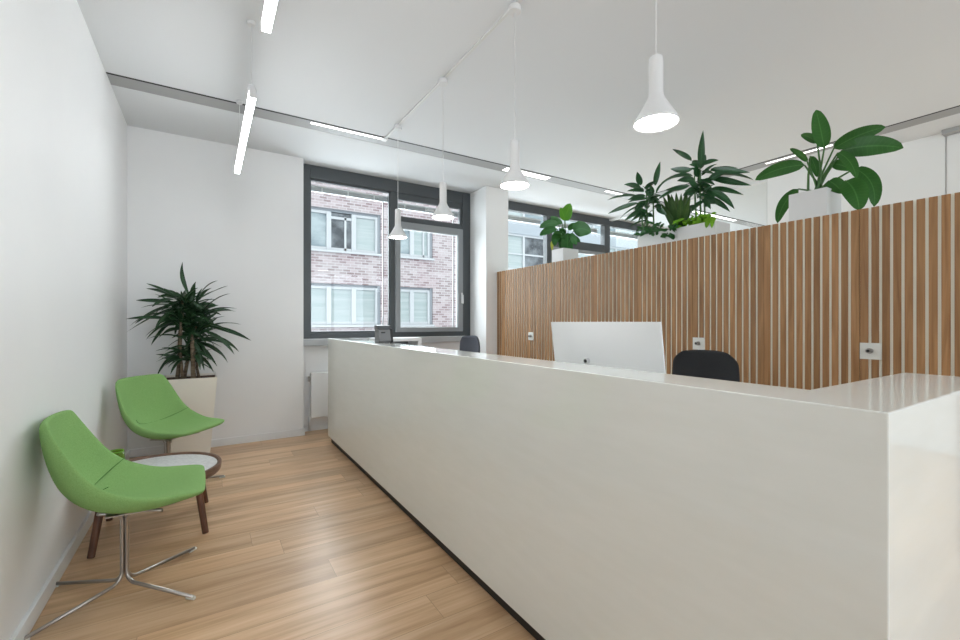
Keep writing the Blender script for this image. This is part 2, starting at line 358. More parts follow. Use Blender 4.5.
# right side: white wall with panel joints, then a glazed bay next to the windows
mb = MB()
for a, b in ((YR, 1.216), (1.230, 2.845)): mb.box(X1, X1 + .1, a, b, 0, H)
mb.box(X1 + .02, X1 + .1, 1.216, 1.230, 0, H)
struct('wall_right', mb, 'wall')
struct('trim_1', MB().box(6.10, 6.195, -3.9, 1.235, 3.135, 3.179), 'slotg', bevel=.004)
struct('window_3', MB().box(X1 + .04, X1 + .055, 2.86, 5.5, .04, 3.14), 'glass')
struct('trim_2', MB().box(X1 + .01, X1 + .09, 2.845, 5.5, 0, .04).box(X1 + .01, X1 + .09, 2.845, 5.5, 3.14, H).box(X1 + .01, X1 + .09, 2.845, 2.86, .04, 3.14), 'metalw')
# wall behind the viewpoint with three big window openings
mb = MB().box(X0, X2, YR - .2, YR, 0, .7).box(X0, X2, YR - .2, YR, 3.0, H)
for a, b in ((X0, -.1), (2.2, 2.5), (4.8, 5.1), (7.4, X2)): mb.box(a, b, YR - .2, YR, .7, 3.0)
struct('wall_rear', mb, 'wall')
for i, (a, b) in enumerate(((-.1, 2.2), (2.5, 4.8), (5.1, 7.4))):
    mb = MB().box(a, b, YR - .14, YR - .06, .7, .78).box(a, b, YR - .14, YR - .06, 2.92, 3.0).box(a, a + .08, YR - .14, YR - .06, .78, 2.92).box(b - .08, b, YR - .14, YR - .06, .78, 2.92)
    mb.box((a + b) / 2 - .04, (a + b) / 2 + .04, YR - .14, YR - .06, .78, 2.92)
    struct('window_%d' % (i + 4), mb, 'anth')
# ceiling slot: flush black profile and grey infill, turning the corner to run back along the right side
struct('trim_3', MB().box(X0, X2, 4.276, 4.300, H - .0012, H + .118).box(5.536, 5.560, YR, 4.282, H - .0012, H + .118), 'slotb')
struct('trim_4', MB().box(X0, X2, 4.300, 4.49, H + .002, H + .06).box(5.560, 5.75, YR, 4.300, H + .002, H + .06), 'slotg')
struct('baseboard_left', MB().box(X0, X0 + .018, YR, YB - .018, 0, .078), 'base', bevel=.003)
struct('baseboard_back', MB().box(X0, .953, YB - .018, YB, 0, .078).box(.94, .953, YB, YW, 0, .07).box(.953, 3.27, YW - .013, YW, 0, .07), 'base', bevel=.003)
struct('baseboard_right', MB().box(X1 - .013, X1, YR, 2.845, 0, .07), 'base')

def sstruct(name, parent, mb, mat, **k): return struct(name, mb, mat, parent, **k)
# window 1: fixed light left, fanlight and opening sash right
w1 = bpy.data.objects.new('window_1', None); C.objects.link(w1); w1['kind'] = 'structure'; w1.location = (.94, 5.5, 1.1)
fy0, fy1 = 5.50, 5.60
f = MB().box(.94, 1.047, fy0, fy1, 1.10, H).box(3.138, 3.27, fy0, fy1, 1.10, H).box(1.047, 3.138, fy0, fy1, 1.10, 1.165)
f.box(1.047, 3.138, fy0, fy1, 3.02, H).box(2.045, 2.110, fy0, fy1, 1.165, 3.02)
f.box(2.110, 3.138, fy0, fy1, 2.640, 2.705)
sstruct('frame', w1, f, 'anth', bevel=.004, world=True)
f = MB().box(1.047, 1.060, 5.515, 5.56, 1.165, 3.02).box(2.03, 2.045, 5.515, 5.56, 1.165, 3.02).box(1.06, 2.03, 5.515, 5.56, 1.165, 1.187).box(1.06, 2.03, 5.515, 5.56, 3.0, 3.02)
f.box(2.110, 2.160, 5.515, 5.56, 2.705, 3.02).box(3.098, 3.138, 5.515, 5.56, 2.705, 3.02).box(2.16, 3.098, 5.515, 5.56, 2.935, 3.02).box(2.16, 3.098, 5.515, 5.56, 2.705, 2.715)
sstruct('glazing_bead', w1, f, 'anth', bevel=.002, world=True)
f = MB().box(2.110, 2.180, 5.475, 5.545, 1.165, 2.636).box(3.052, 3.134, 5.475, 5.545, 1.165, 2.636).box(2.180, 3.052, 5.475, 5.545, 1.165, 1.225).box(2.180, 3.052, 5.475, 5.545, 2.545, 2.636)
sa = sstruct('sash', w1, f, 'sash', bevel=.005, world=True)
f = MB().box(2.180, 2.187, 5.50, 5.53, 1.225, 2.545).box(3.045, 3.052, 5.50, 5.53, 1.225, 2.545).box(2.187, 3.045, 5.50, 5.53, 1.225, 1.232).box(2.187, 3.045, 5.50, 5.53, 2.538, 2.545)
sstruct('gasket', w1, f, 'bwhite', world=True)
f = MB().box(3.10, 3.125, 5.462, 5.475, 1.57, 1.72).box(3.104, 3.121, 5.432, 5.448, 1.565, 1.69).box(3.106, 3.119, 5.44, 5.464, 1.67, 1.69)
sstruct('handle', w1, f, 'metalw', bevel=.003, world=True)
sstruct('pane', w1, MB().box(1.06, 2.03, 5.535, 5.541, 1.187, 3.0), 'glass', world=True)
sstruct('pane', w1, MB().box(2.16, 3.098, 5.535, 5.541, 2.715, 2.935), 'glass', world=True)
sstruct('pane', w1, MB().box(2.187, 3.045, 5.512, 5.518, 1.232, 2.538), 'glass', world=True)
f = MB()
for a, b, z in ((1.0, 2.07, 3.045), (2.10, 3.15, 2.985)):
    f.box(a, b, 5.63, 5.70, z - .075, z - .062, 0); f.box(a, b, 5.655, 5.70, z - .13, z - .075, 1)
    for q in (.2, .5, .82): f.box(a + (b - a) * q - .006, a + (b - a) * q + .006, 5.64, 5.66, z - .125, z - .07, 0)
# outside blind boxes with guide rails
for a in (1.075, 2.005, 2.19, 3.075): f.box(a - .006, a + .006, 5.66, 5.68, 1.12, 2.93, 1)
sstruct('blind_box', w1, f, ['metalw', 'sill'], world=True)
# window 2: long band of lights beyond the pillar
w2 = bpy.data.objects.new('window_2', None); C.objects.link(w2); w2['kind'] = 'structure'; w2.location = (3.647, 5.5, 1.1)
f = MB().box(3.647, 3.72, fy0, fy1, 1.10, H).box(3.72, X2, fy0, fy1, 3.045, H).box(3.72, X2, fy0, fy1, 1.10, 1.17)
for a, b in ((4.735, 4.85), (6.09, 6.235), (7.3, 7.42), (8.6, 8.74)): f.box(a, b, fy0, fy1, 1.17, 3.045)
for a, b in ((4.85, 6.09), (7.42, 8.6)): f.box(a, b, fy0, fy1, 2.55, 2.69)
sstruct('frame', w2, f, 'anth', bevel=.004, world=True)
f = MB()
for a, b in ((4.85, 6.09),): f.box(a, a + .06, 5.49, 5.55, 1.17, 2.55).box(b - .06, b, 5.49, 5.55, 1.17, 2.55).box(a + .06, b - .06, 5.49, 5.55, 2.49, 2.55).box(a + .06, b - .06, 5.49, 5.55, 1.17, 1.24)
sstruct('sash', w2, f, 'sash', bevel=.004, world=True)
for a, b, c, d in ((3.72, 4.735, 1.17, 3.045), (4.85, 6.09, 2.69, 3.045), (4.91, 6.03, 1.24, 2.49), (6.235, 7.3, 1.17, 3.045), (7.42, 8.6, 1.17, 2.55), (7.42, 8.6, 2.69, 3.045)):
    sstruct('pane', w2, MB().box(a, b, 5.535, 5.541, c, d), 'glass', world=True)
f = MB()
for a, b in ((3.75, 4.72), (4.87, 6.07), (6.25, 7.3)): f.box(a, b, 5.63, 5.70, 2.99, 3.003, 0); f.box(a, b, 5.655, 5.70, 2.93, 2.99, 1)
sstruct('blind_box', w2, f, ['metalw', 'sill'], world=True)
struct('trim_5', MB().box(.94, 3.27, 5.375, 5.5, 1.02, 1.098).box(3.647, X2, 5.375, 5.5, 1.02, 1.098), 'sill', bevel=.004)

# radiator under the window
r = thing('radiator', (1.02, 5.42, 0), 'white flat panel radiator on the wall under the dark-framed window', 'radiator')
MB().box(1.035, 2.75, 5.395, 5.475, .17, .70).build('panel', 'white', r, world=True, bevel=.008)
MB().tube([(1.026, 5.47, .02), (1.026, 5.47, .22)], .008).tube([(1.026, 5.43, .02), (1.026, 5.43, .2)], .008).build('pipe', 'white', r, world=True, smooth=True)
MB().tube([(1.02, 5.42, .60), (1.02, 5.42, .66)], .014, 12).box(1.012, 1.04, 5.41, 5.43, .62, .64).build('valve', 'steel', r, world=True)
for x in (1.2, 2.5): MB().box(x, x + .04, 5.474, 5.4985, .3, .6).build('bracket', 'white', r, world=True)

# ------------------------------------------------------------------ light fittings
def led_tube(y0, y1, ys, label):
    t = thing('linear_pendant_light', (.235, y0, 2.67), label, 'pendant light', group='white linear tube lights on cables')
    x = .235; w = .019
    MB().box(x - w, x + w, y0, y1, 2.702, 2.716).box(x - w, x + w, y0 - .003, y0, 2.660, 2.716).box(x - w, x + w, y1, y1 + .003, 2.660, 2.716).build('housing', 'metalw', t, world=True)
    MB().box(x - w, x + w, y0, y1, 2.660, 2.702).build('diffuser', 'tube', t, world=True)
    for k, y in enumerate(ys):
        MB().tube([(x, y, 2.70), (x, y, H - .02)], .0022, 6).build('cable', 'metalw', t, world=True)
        MB().lathe([(0, 0), (.022, 0), (.024, .004), (.024, .022), (0, .022)], (x, y, H - .0225), 20).build('ceiling_rose', 'metalw', t, world=True)
    y = ys[0]
    MB().box(x - w, x + w, y - .03, y + .05, 2.716, 2.775).build('driver_box', 'metalw', t, world=True, bevel=.003)
    return t
led_tube(2.98, 4.57, (3.08, 4.24), 'lit white tube light on thin cables above the potted dracaena, the fully visible one')
led_tube(.76, 2.27, (1.0, 1.9), 'lit white tube light nearest the viewer, cut off by the top edge of the picture')

tr = thing('lighting_track', (1.545, 2.7, H), 'thin white ceiling track carrying the bell-shaped pendants above the counter', 'lighting track')
MB().box(1.536, 1.554, .4, 4.30, H - .014, H - .0005).build('rail', 'metalw', tr, world=True)
MB().box(1.525, 1.565, 4.27, 4.345, H - .022, H - .0005).build('end_cap', 'metalw', tr, world=True, bevel=.003)
def pendant():
    t = thing('pendant_lamp', (1.545, 2.085, H - .014), 'x', 'pendant lamp', group='white bell-shaped pendant lamps over the counter')
    L = lambda mb, n, m, **k: mb.build(n, m, t, **k)
    L(MB().lathe([(0, 0), (.036, 0), (.038, -.004), (.038, -.032), (.034, -.036), (.006, -.036), (0, -.036)], n=28), 'ceiling_rose', 'metalw', smooth=False)
    L(MB().tube([(0, 0, -.036), (0, 0, -.795)], .0025, 6), 'cord', 'metalw')
    pr = [(0, -.790), (.020, -.790), (.0265, -.796), (.0275, -.81), (.0275, -.93), (.0285, -.947), (.034, -.962), (.045, -.982), (.060, -1.007), (.074, -1.030), (.084, -1.047), (.088, -1.0565), (.088, -1.0625),
          (.085, -1.0625), (.080, -1.047), (.056, -1.007), (.03, -.97), (.0, -.96)]
    o = L(MB().lathe(pr, n=40), 'lamp_shade', 'metalw', smooth=True)
    o = L(MB().lathe([(0, -1.0575), (.06, -1.0578), (.083, -1.0565), (.083, -1.052), (0, -1.05)], n=40), 'diffuser', 'bulb', smooth=True)
    return t
p0 = pendant()
labs = {1.125: 'largest white bell pendant lamp, nearest the viewer above the monitor and black chair',
        2.085: 'white bell pendant lamp second nearest, hanging in front of the white pillar',
        3.01: 'white bell pendant lamp third from the viewer, hanging before the right window sash',
        3.95: 'smallest white bell pendant lamp, farthest away in front of the window mullion'}
for i, (y, lab) in enumerate(labs.items()):
    o = p0 if i == 0 else copy_tree(p0)
    o.location = (1.545, y, H - .014); o['label'] = lab
# LED inserts of the ceiling slot
def slot_light(x0, x1, y0, y1, label):
    t = thing('ceiling_slot_light', ((x0 + x1) / 2, (y0 + y1) / 2, H), label, 'ceiling light', group='lit inserts in the ceiling slot')
    MB().box(x0 - .006, x1 + .006, y0 - .006, y1 + .006, H - .0025, H + .012).build('housing', 'metalw', t, world=True)
    MB().box(x0, x1, y0, y1, H - .003, H + .0015).build('diffuser', 'slotl', t, world=True)
slot_light(.83, 1.53, 4.318, 4.355, 'lit insert in the ceiling slot above the left window pane')
slot_light(3.10, 3.79, 4.33, 4.44, 'lit insert in the ceiling slot above the wall pillar')
slot_light(4.85, 5.25, 4.33, 4.38, 'lit insert in the ceiling slot just left of the cane plants')
slot_light(7.0, 8.3, 4.33, 4.40, 'lit insert in the ceiling slot beyond the glazed partition')
slot_light(5.61, 5.64, 1.95, 2.6, 'lit insert in the right ceiling slot behind the broad-leaved plant')

# ------------------------------------------------------------------ reception counter
ct = thing('reception_counter', (1.6, 2.5, 0), 'long L-shaped cream stone reception counter with a glossy top, open side facing the slatted cabinets', 'reception counter')
CX0, CX1, CX2, CY0, CY1, CY2, CT = 1.113, 1.322, 2.05, .296, .508, 4.893, 1.125
L_ = [(CX0, CY0), (CX2, CY0), (CX2, CY1), (CX1, CY1), (CX1, CY2), (CX0, CY2)]
MB().poly(L_, .066, CT).build('body', 'stone', ct, world=True, bevel=.004, seg=2)
P_ = [(CX0 + .03, CY0 + .03), (CX2 - .03, CY0 + .03), (CX2 - .03, CY1 - .03), (CX1 - .03, CY1 - .03), (CX1 - .03, CY2 - .03), (CX0 + .03, CY2 - .03)]
MB().poly(P_, 0, .066).build('plinth', 'dark', ct, world=True)
dk = thing('desk_worktop', (1.7, 2.6, 0), 'white desk worktop running behind the cream counter, under the monitor', 'desk')
MB().box(1.335, 2.08, .515, 4.72, .69, .72).build('tabletop', 'white', dk, world=True, bevel=.003)
for y in (.6, 2.6, 4.62): MB().box(2.0, 2.05, y - .025, y + .025, 0, .69).build('leg', 'metalw', dk, world=True)
for y in (.6, 2.6, 4.62): MB().box(1.40, 1.45, y - .025, y + .025, 0, .69).build('leg', 'metalw', dk, world=True)
sh = thing('shelf_unit', (2.0, 5.1, 0), 'low white open shelf standing under the window behind the far end of the counter', 'shelf')
MB().box(1.70, 2.25, 4.96, 5.30, 1.068, 1.106).build('top', 'white', sh, world=True, bevel=.002)
for x in (1.70, 2.205): MB().box(x, x + .045, 4.96, 5.30, 0, 1.068).build('side_panel', 'white', sh, world=True)
for z in (.08, .42, .75): MB().box(1.745, 2.205, 4.97, 5.30, z, z + .02).build('shelf', 'white', sh, world=True)
MB().box(1.745, 2.205, 5.285, 5.30, .1, 1.068).build('back_panel', 'device2', sh, world=True)

# small desk device on the far end of the counter
pr = thing('card_terminal', (1.27, 3.56, CT), 'small dark grey card terminal standing on the far end of the cream counter top', 'card terminal')
def wedge(x0, x1, prof, mi=0):
    mb = MB(); n = len(prof)
    mb.v = [(x0, y, z) for y, z in prof] + [(x1, y, z) for y, z in prof]
    mb.face(range(n), mi); mb.face([n + i for i in reversed(range(n))], mi)
    for i in range(n): j = (i + 1) % n; mb.face((i, j, n + j, n + i), mi)
    return mb
wedge(-.065, .035, [(-.05, 0), (-.07, .02), (-.045, .105), (-.03, .115), (.05, .115), (.055, 0)]).build('body', 'device2', pr, bevel=.004)
wedge(-.068, .045, [(-.035, .112), (-.035, .145), (.055, .15), (.056, .11)]).build('lid', 'device', pr, bevel=.004)
wedge(.036, .06, [(-.06, 0), (-.035, .12), (.055, .125), (.06, 0)]).build('cheek', 'plastic', pr, bevel=.003)
MB().box(-.045, -.012, -.058, -.045, .082, .092).build('slot', 'plastic', pr)

# ------------------------------------------------------------------ slatted cabinet wall with lock plates
DOORS = {0: (-.046, 1.054), 1: (1.054, 2.154), 2: (2.154, 3.254), 3: (3.254, 4.354), 4: (4.354, 5.072)}
CLAB = {0: 'oak-slatted cabinet nearest the viewer, its lock plate just behind the short arm of the counter',
        1: 'oak-slatted cabinet under the broad-leaved plant, its lock plate just above the black chair back',
        2: 'oak-slatted cabinet under the white trough of cane plants, behind the computer monitor',
        3: 'oak-slatted cabinet left of the monitor with the farthest visible lock plate, round-leaved plant on top',
        4: 'narrowest oak-slatted cabinet at the far left end, against the white pillar'}
for k, (a, b) in DOORS.items():
    t = thing('slatted_cabinet', (3.65, (a + b) / 2, 0), CLAB[k], 'cabinet', group='oak-slatted cabinets behind the counter')
    MB().box(3.472, 3.86, a + .001, b - .001, .04, 2.0).box(3.50, 3.84, a + .01, b - .01, 0, .04).build('carcass', 'back', t, world=True)
    edges = []
    y = a
    while y < b - .05: edges.append((y, min(y + .55, b))); y += .55
    for (d0, d1) in edges:
        mb = MB().box(3.446, 3.471, d0 + .0012, d1 - .0012, .03, 2.0, 0)
        n = round((d1 - d0) / .05)
        for i in range(n):
            s0 = d0 + i * .05 + (.0075 if i else .0012); s1 = d0 + (i + 1) * .05 - (.0075 if i < n - 1 else .0012)
            mb.box(3.440, 3.4462, s0, s1, .03, 2.0, 1)
        mb.build('door', ['back', 'oak'], t, world=True)
    if k < 4:
        pl = MB().box(3.4365, 3.4402, b - .106, b - .003, 1.072, 1.172).build('lock_plate', 'satin', t, world=True)
        mb = MB().tube([(3.437, b - .052, 1.124), (3.424, b - .052, 1.124)], .017, 20).tube([(3.425, b - .052, 1.124), (3.402, b - .052, 1.124)], .0135, 20)
        o = mb.build('lock_cylinder', 'steel', pl, world=False)
        o.data.transform(Matrix.Translation(-Vector(t.location)))
        mb = MB().tube([(3.4022, b - .052, 1.124), (3.4008, b - .052, 1.124)], .0085, 14)
        o = mb.build('keyhole', 'seal', pl); o.data.transform(Matrix.Translation(-Vector(t.location)))

# ------------------------------------------------------------------ monitor
mo = thing('computer_monitor', (1.56, 1.392, .72), 'large silver-white all-in-one computer monitor seen from behind, rising above the counter', 'monitor')
tilt = math.radians(7.5); ct_, st_ = math.cos(tilt), math.sin(tilt)
def T(x, y, z):       # local panel frame -> leaning back towards the counter; z measured down from top edge
    zz = -z; return (-.06 + x * ct_ + zz * st_, y, .58 - zz * ct_ + x * st_)
mb = MB(); ny, nz = 14, 10; Wm, Hm = .64, .50
for i in range(nz + 1):
    for j in range(ny + 1):
        u = j / ny * 2 - 1; v = i / nz
        bulge = .045 * (1 - abs(u) ** 2.4) * (math.sin(PI * min(1, v * 1.02)) ** .8 if v < 1 else 0)
        mb.v.append(T(-bulge, u * Wm / 2, -v * Hm))
for i in range(nz):
    for j in range(ny): a = i * (ny + 1) + j; mb.face((a, a + 1, a + ny + 2, a + ny + 1))
b0 = len(mb.v)
for (u, v) in ((-1, 0), (1, 0), (1, 1), (-1, 1)): mb.v.append(T(.006, u * Wm / 2, -v * Hm))
mb.face((b0, b0 + 1, b0 + 2, b0 + 3))
ring = [0 * (ny + 1) + j for j in range(ny + 1)]
mb.face(ring + [b0 + 1, b0]); mb.face([nz * (ny + 1) + j for j in range(ny + 1)] + [b0 + 2, b0 + 3])
mb.face([i * (ny + 1) for i in range(nz + 1)] + [b0 + 3, b0]); mb.face([i * (ny + 1) + ny for i in range(nz + 1)] + [b0 + 2, b0 + 1])
sharp(mb.build('shell', 'alu', mo, smooth=True), 40)
mb = MB(); b0 = 0
for (u, v) in ((-.99, .012), (.99, .012), (.99, .84), (-.99, .84)):
    for x in (.0055, .0085): mb.v.append(T(x, u * Wm / 2, -v * Hm))
mb.face((1, 3, 5, 7)); mb.face((0, 6, 4, 2))
for a, b in ((0, 2), (2, 4), (4, 6), (6, 0)): mb.face((a, b, b + 1, a + 1))
mb.build('screen', 'screen', mo)
MB().box(-.10, .10, -.09, .09, 0, .006).build('stand_foot', 'alu', mo, bevel=.002)
mb = MB(); pts = [(-.095, 0, .003), (-.088, 0, .10), (-.060, 0, .24), (-.045, 0, .30)]
for i, p in enumerate(pts):
    for sx in (-.003, .003):
        for sy in (-.075, .075): mb.v.append((p[0] + sx, p[1] + sy, p[2]))
for i in range(3):
    a = i * 4; b = a + 4
    for q in ((a, a + 1, b + 1, b), (a + 2, a + 3, b + 3, b + 2), (a, a + 2, b + 2, b), (a + 1, a + 3, b + 3, b + 1)): mb.face(q)
mb.face((0, 1, 3, 2)); mb.face((12, 13, 15, 14)); mb.build('stand_neck', 'alu', mo)
c = Vector(T(-.036, .045, -.175))
mb = MB().tube([tuple(c), tuple(c + Vector((-.022, 0, 0)))], .013, 18, 0).tube([tuple(c + Vector((-.0222, 0, 0))), tuple(c + Vector((-.0235, 0, 0)))], .008, 14, 1)
mb.build('cable_port', ['chrome', 'seal'], mo)

# ------------------------------------------------------------------ office chairs
def office_chair(loc, rz, label, fab, w=.44, top=1.112):
    t = thing('office_chair', loc, label, 'office chair', rz, group='dark office chairs behind the counter')
    # faces local +x ; back rest at -x
    mb = MB(); n, m = 12, 12; zb = .62
    for side in (0, 1):
        for i in range(n + 1):
            v = i / n; z = zb + (top - zb) * v
            hw = w / 2 * (.86 + .14 * math.sin(PI * min(1, v * .62 + .2)))
            if v > .82: hw *= (1 - ((v - .82) / .18) ** 2.5 * .27)
            if v < .12: hw *= (1 - ((.12 - v) / .12) ** 2.2 * .3)
            for j in range(m + 1):
                u = j / m * 2 - 1
                x = -.22 - .045 * v + .05 * abs(u) ** 2 - .018 * math.sin(PI * v)
                th = .034 * (1 - abs(u) ** 4 * .5)
                zz = z - (.012 * u * u if v > .9 else 0)
                mb.v.append((x - (th if side else 0), u * hw, zz))
    N1 = (n + 1) * (m + 1)
    for i in range(n):
        for j in range(m):
            a = i * (m + 1) + j; q = (a, a + 1, a + m + 2, a + m + 1); mb.face(q); mb.face([N1 + k for k in reversed(q)])
    edge = [j for j in range(m + 1)] + [i * (m + 1) + m for i in range(1, n + 1)] + [n * (m + 1) + j for j in reversed(range(m))] + [i * (m + 1) for i in reversed(range(1, n))]
    for a, b in zip(edge, edge[1:] + edge[:1]): mb.face((a, b, N1 + b, N1 + a))
    mb.build('backrest', fab, t, smooth=True, subsurf=1)
    mb = MB()
    pts = [(.24 * math.cos(a) * (1 if abs(math.cos(a)) < .7 else 1.0) / max(abs(math.cos(a)), abs(math.sin(a))) ** .55, .235 * math.sin(a) / max(abs(math.cos(a)), abs(math.sin(a))) ** .55) for a in [2 * PI * k / 28 for k in range(28)]]
    mb.poly(pts, .43, .49); mb.build('seat', fab, t, bevel=.02, seg=3)
    MB().tube([(-.10, 0, .42), (-.24, 0, .43), (-.30, 0, .50), (-.305, 0, .85)], .018, 10).build('back_bracket', 'plastic', t, smooth=True)
    MB().tube([(0, 0, .09), (0, 0, .42)], .026, 14).box(-.09, .09, -.07, .07, .405, .432).build('gas_column', 'plastic', t)
    for k in range(5):
        a = 2 * PI * k / 5 + .3; c_, s_ = math.cos(a), math.sin(a)
        lg = MB().tube([(.01 * c_, .01 * s_, .11), (.15 * c_, .15 * s_, .095), (.29 * c_, .29 * s_, .07)], [.022, .018, .014], 10).build('leg', 'plastic', t, smooth=True)
        cs = MB().tube([(.29 * c_ - .02 * s_, .29 * s_ + .02 * c_, .0255), (.29 * c_ + .02 * s_, .29 * s_ - .02 * c_, .0255)], .025, 16).tube([(.29 * c_, .29 * s_, .03), (.29 * c_, .29 * s_, .075)], .008, 8)
        cs.build('caster', 'plastic', lg)
    return t
office_chair((2.60, 1.69, 0), PI, 'black office chair right of the monitor, its rounded back showing above the counter', 'black', w=.475)
office_chair((2.15, 4.02, 0), PI, 'charcoal office chair farthest away, a sliver of its back beside the pillar', 'grey', w=.42, top=1.158)

# ------------------------------------------------------------------ green lounge chairs
SH = [  # centre x, z | rim x, z | half width | thickness
    (-.250, .872, -.222, .868, .195, .024), (-.254, .852, -.216, .851, .226, .030), (-.246, .770, -.178, .782, .244, .036), (-.222, .665, -.128, .695, .256, .042),
    (-.178, .562, -.076, .622, .262, .052), (-.105, .494, -.010, .568, .266, .060), (-.01, .464, .066, .534, .266, .060), (.09, .460, .135, .512, .262, .054),
    (.185, .470, .21, .506, .258, .046), (.275, .488, .278, .500, .252, .038), (.318, .490, .316, .495, .238, .030), (.335, .486, .330, .489, .208, .023)]
def lounge_chair(loc, rz, label):
    t = thing('lounge_chair', loc, label, 'lounge chair', rz, group='green felt lounge chairs by the left wall')
    n = len(SH) - 1; m = 10; top = []
    for i, (cx, cz, rx, rz_, hw, th) in enumerate(SH):
        row = []
        for j in range(m + 1):
            u = j / m * 2 - 1; k = abs(u) ** 2.3
            row.append(Vector((cx + (rx - cx) * k, u * hw, cz + (rz_ - cz) * k)))
        top.append(row)
    mb = MB(); bot = []
    for i in range(n + 1):
        row = []
        for j in range(m + 1):
            a = top[min(i + 1, n)][j] - top[max(i - 1, 0)][j]; b = top[i][min(j + 1, m)] - top[i][max(j - 1, 0)]
            nn = a.cross(b).normalized()
            if nn.z > 0 or (i < 3 and nn.x > 0): nn = -nn
            if i < 4 and nn.x > 0: nn = -nn
            edge = .62 if j in (0, m) else 1.0
            ins = Vector((0, -.012 if j == m else (.012 if j == 0 else 0), 0))
            row.append(top[i][j] + nn * SH[i][5] * edge + ins)
        bot.append(row)
    for row in top: mb.v += [tuple(p) for p in row]
    N1 = len(mb.v)
    for row in bot: mb.v += [tuple(p) for p in row]
    for i in range(n):
        for j in range(m): a = i * (m + 1) + j; q = (a, a + 1, a + m + 2, a + m + 1); mb.face(q); mb.face([N1 + k for k in reversed(q)])
    edge = [j for j in range(m + 1)] + [i * (m + 1) + m for i in range(1, n + 1)] + [n * (m + 1) + j for j in reversed(range(m))] + [i * (m + 1) for i in reversed(range(1, n))]
    for a, b in zip(edge, edge[1:] + edge[:1]): mb.face((a, b, N1 + b, N1 + a))
    sh_ = mb.build('seat_shell', 'green', t, smooth=True, subsurf=2)
    pts = []
    for j in range(m + 1):
        p = top[5][j] * .75 + top[4][j] * .25; pts.append((p.x, p.y * .93, p.z + .003))
    MB().tube(pts, .0016, 6).build('seam', 'seam', sh_)
    # base: four bent bars running down together and splaying on the floor
    for k, (sx, sy) in enumerate(((1, 1), (1, -1), (-1, 1), (-1, -1))):
        d = Vector((sx * .73, sy * .683, 0)).normalized() if sx > 0 else Vector((sx * .80, sy * .60, 0)).normalized()
        o_ = Vector((sx * .0085, sy * .0085, 0)); R_ = .37
        path = []
        path.append(o_ + d * (.20 if sx > 0 else .10) + Vector((0, 0, .402 + (.004 if sx > 0 else .014)))); path.append(o_ + d * .05 + Vector((0, 0, .395)))
        path += [o_ + d * .028 + Vector((0, 0, .390)), o_ + d * .010 + Vector((0, 0, .376)), o_ + Vector((0, 0, .352)), o_ + Vector((0, 0, .10))]
        for q in range(1, 6):
            a = PI / 2 * q / 5; path.append(o_ + d * (.055 * (1 - math.cos(a))) + Vector((0, 0, .10 - .055 * math.sin(a) - .0)))
        path.append(o_ + d * R_ + Vector((0, 0, .014)))
        lg = MB().tube([tuple(p) for p in path], .0085, 10).build('leg', 'steel', t, smooth=True)
        e = o_ + d * R_
        MB().tube([tuple(e - d * .03 + Vector((0, 0, .009))), tuple(e + d * .01 + Vector((0, 0, .0095)))], .0092, 10).build('glide', 'satin', lg)
    MB().box(-.06, .10, -.10, .10, .398, .404).build('mounting_plate', 'steel', t)
    return t
lounge_chair((-.338, 2.706, 0), math.radians(0.5), 'green felt lounge chair nearer the viewer, its chrome four-legged base in full view')
lounge_chair((-.262, 4.20, 0), math.radians(-38), 'green felt lounge chair farther away, in front of the cream planter behind the round table')

# ------------------------------------------------------------------ side table and the vase on it
tb = thing('side_table', (-.275, 3.45, 0), 'low round side table, pale top in a walnut rim, between the green chairs', 'side table')
MB().lathe([(0, .358), (.335, .358), (.335, .350), (0, .350)], n=64).build('tabletop', 'marble', tb)
sharp(MB().lathe([(.3355, .362), (.342, .370), (.356, .370), (.361, .364), (.357, .326), (.349, .316), (.30, .316), (.30, .349), (.3355, .349), (.3355, .362)], n=64).build('rim', 'rimw', tb, smooth=True), 50)
for sx, sy in ((1, 1), (1, -1), (-1, 1), (-1, -1)):
    MB().tube([(sx * .268, sy * .268, 0), (sx * .222, sy * .222, .335)], [.0175, .0215], 14).build('leg', 'walnut', tb)
MB().box(-.235, .235, -.012, .012, .31, .331).box(-.012, .012, -.235, .235, .31, .331).build('stretcher', 'walnut', tb)
vs = thing('glass_vase', (-.475, 3.46, .3585), 'small olive green glass vase on the round table, peeking from behind the near green chair', 'vase')
MB().lathe([(0, .0), (.03, .0), (.036, .01), (.044, .06), (.045, .10), (.041, .145), (.0385, .145), (.041, .10), (.040, .06), (.032, .014), (0, .012)], n=28).build('body', 'vase', vs, smooth=True)
MB().lathe([(.0385, .143), (.042, .143), (.0425, .148), (.040, .151), (.0378, .148), (.0385, .143)], n=28).build('rim', 'lleaf', vs, smooth=True)

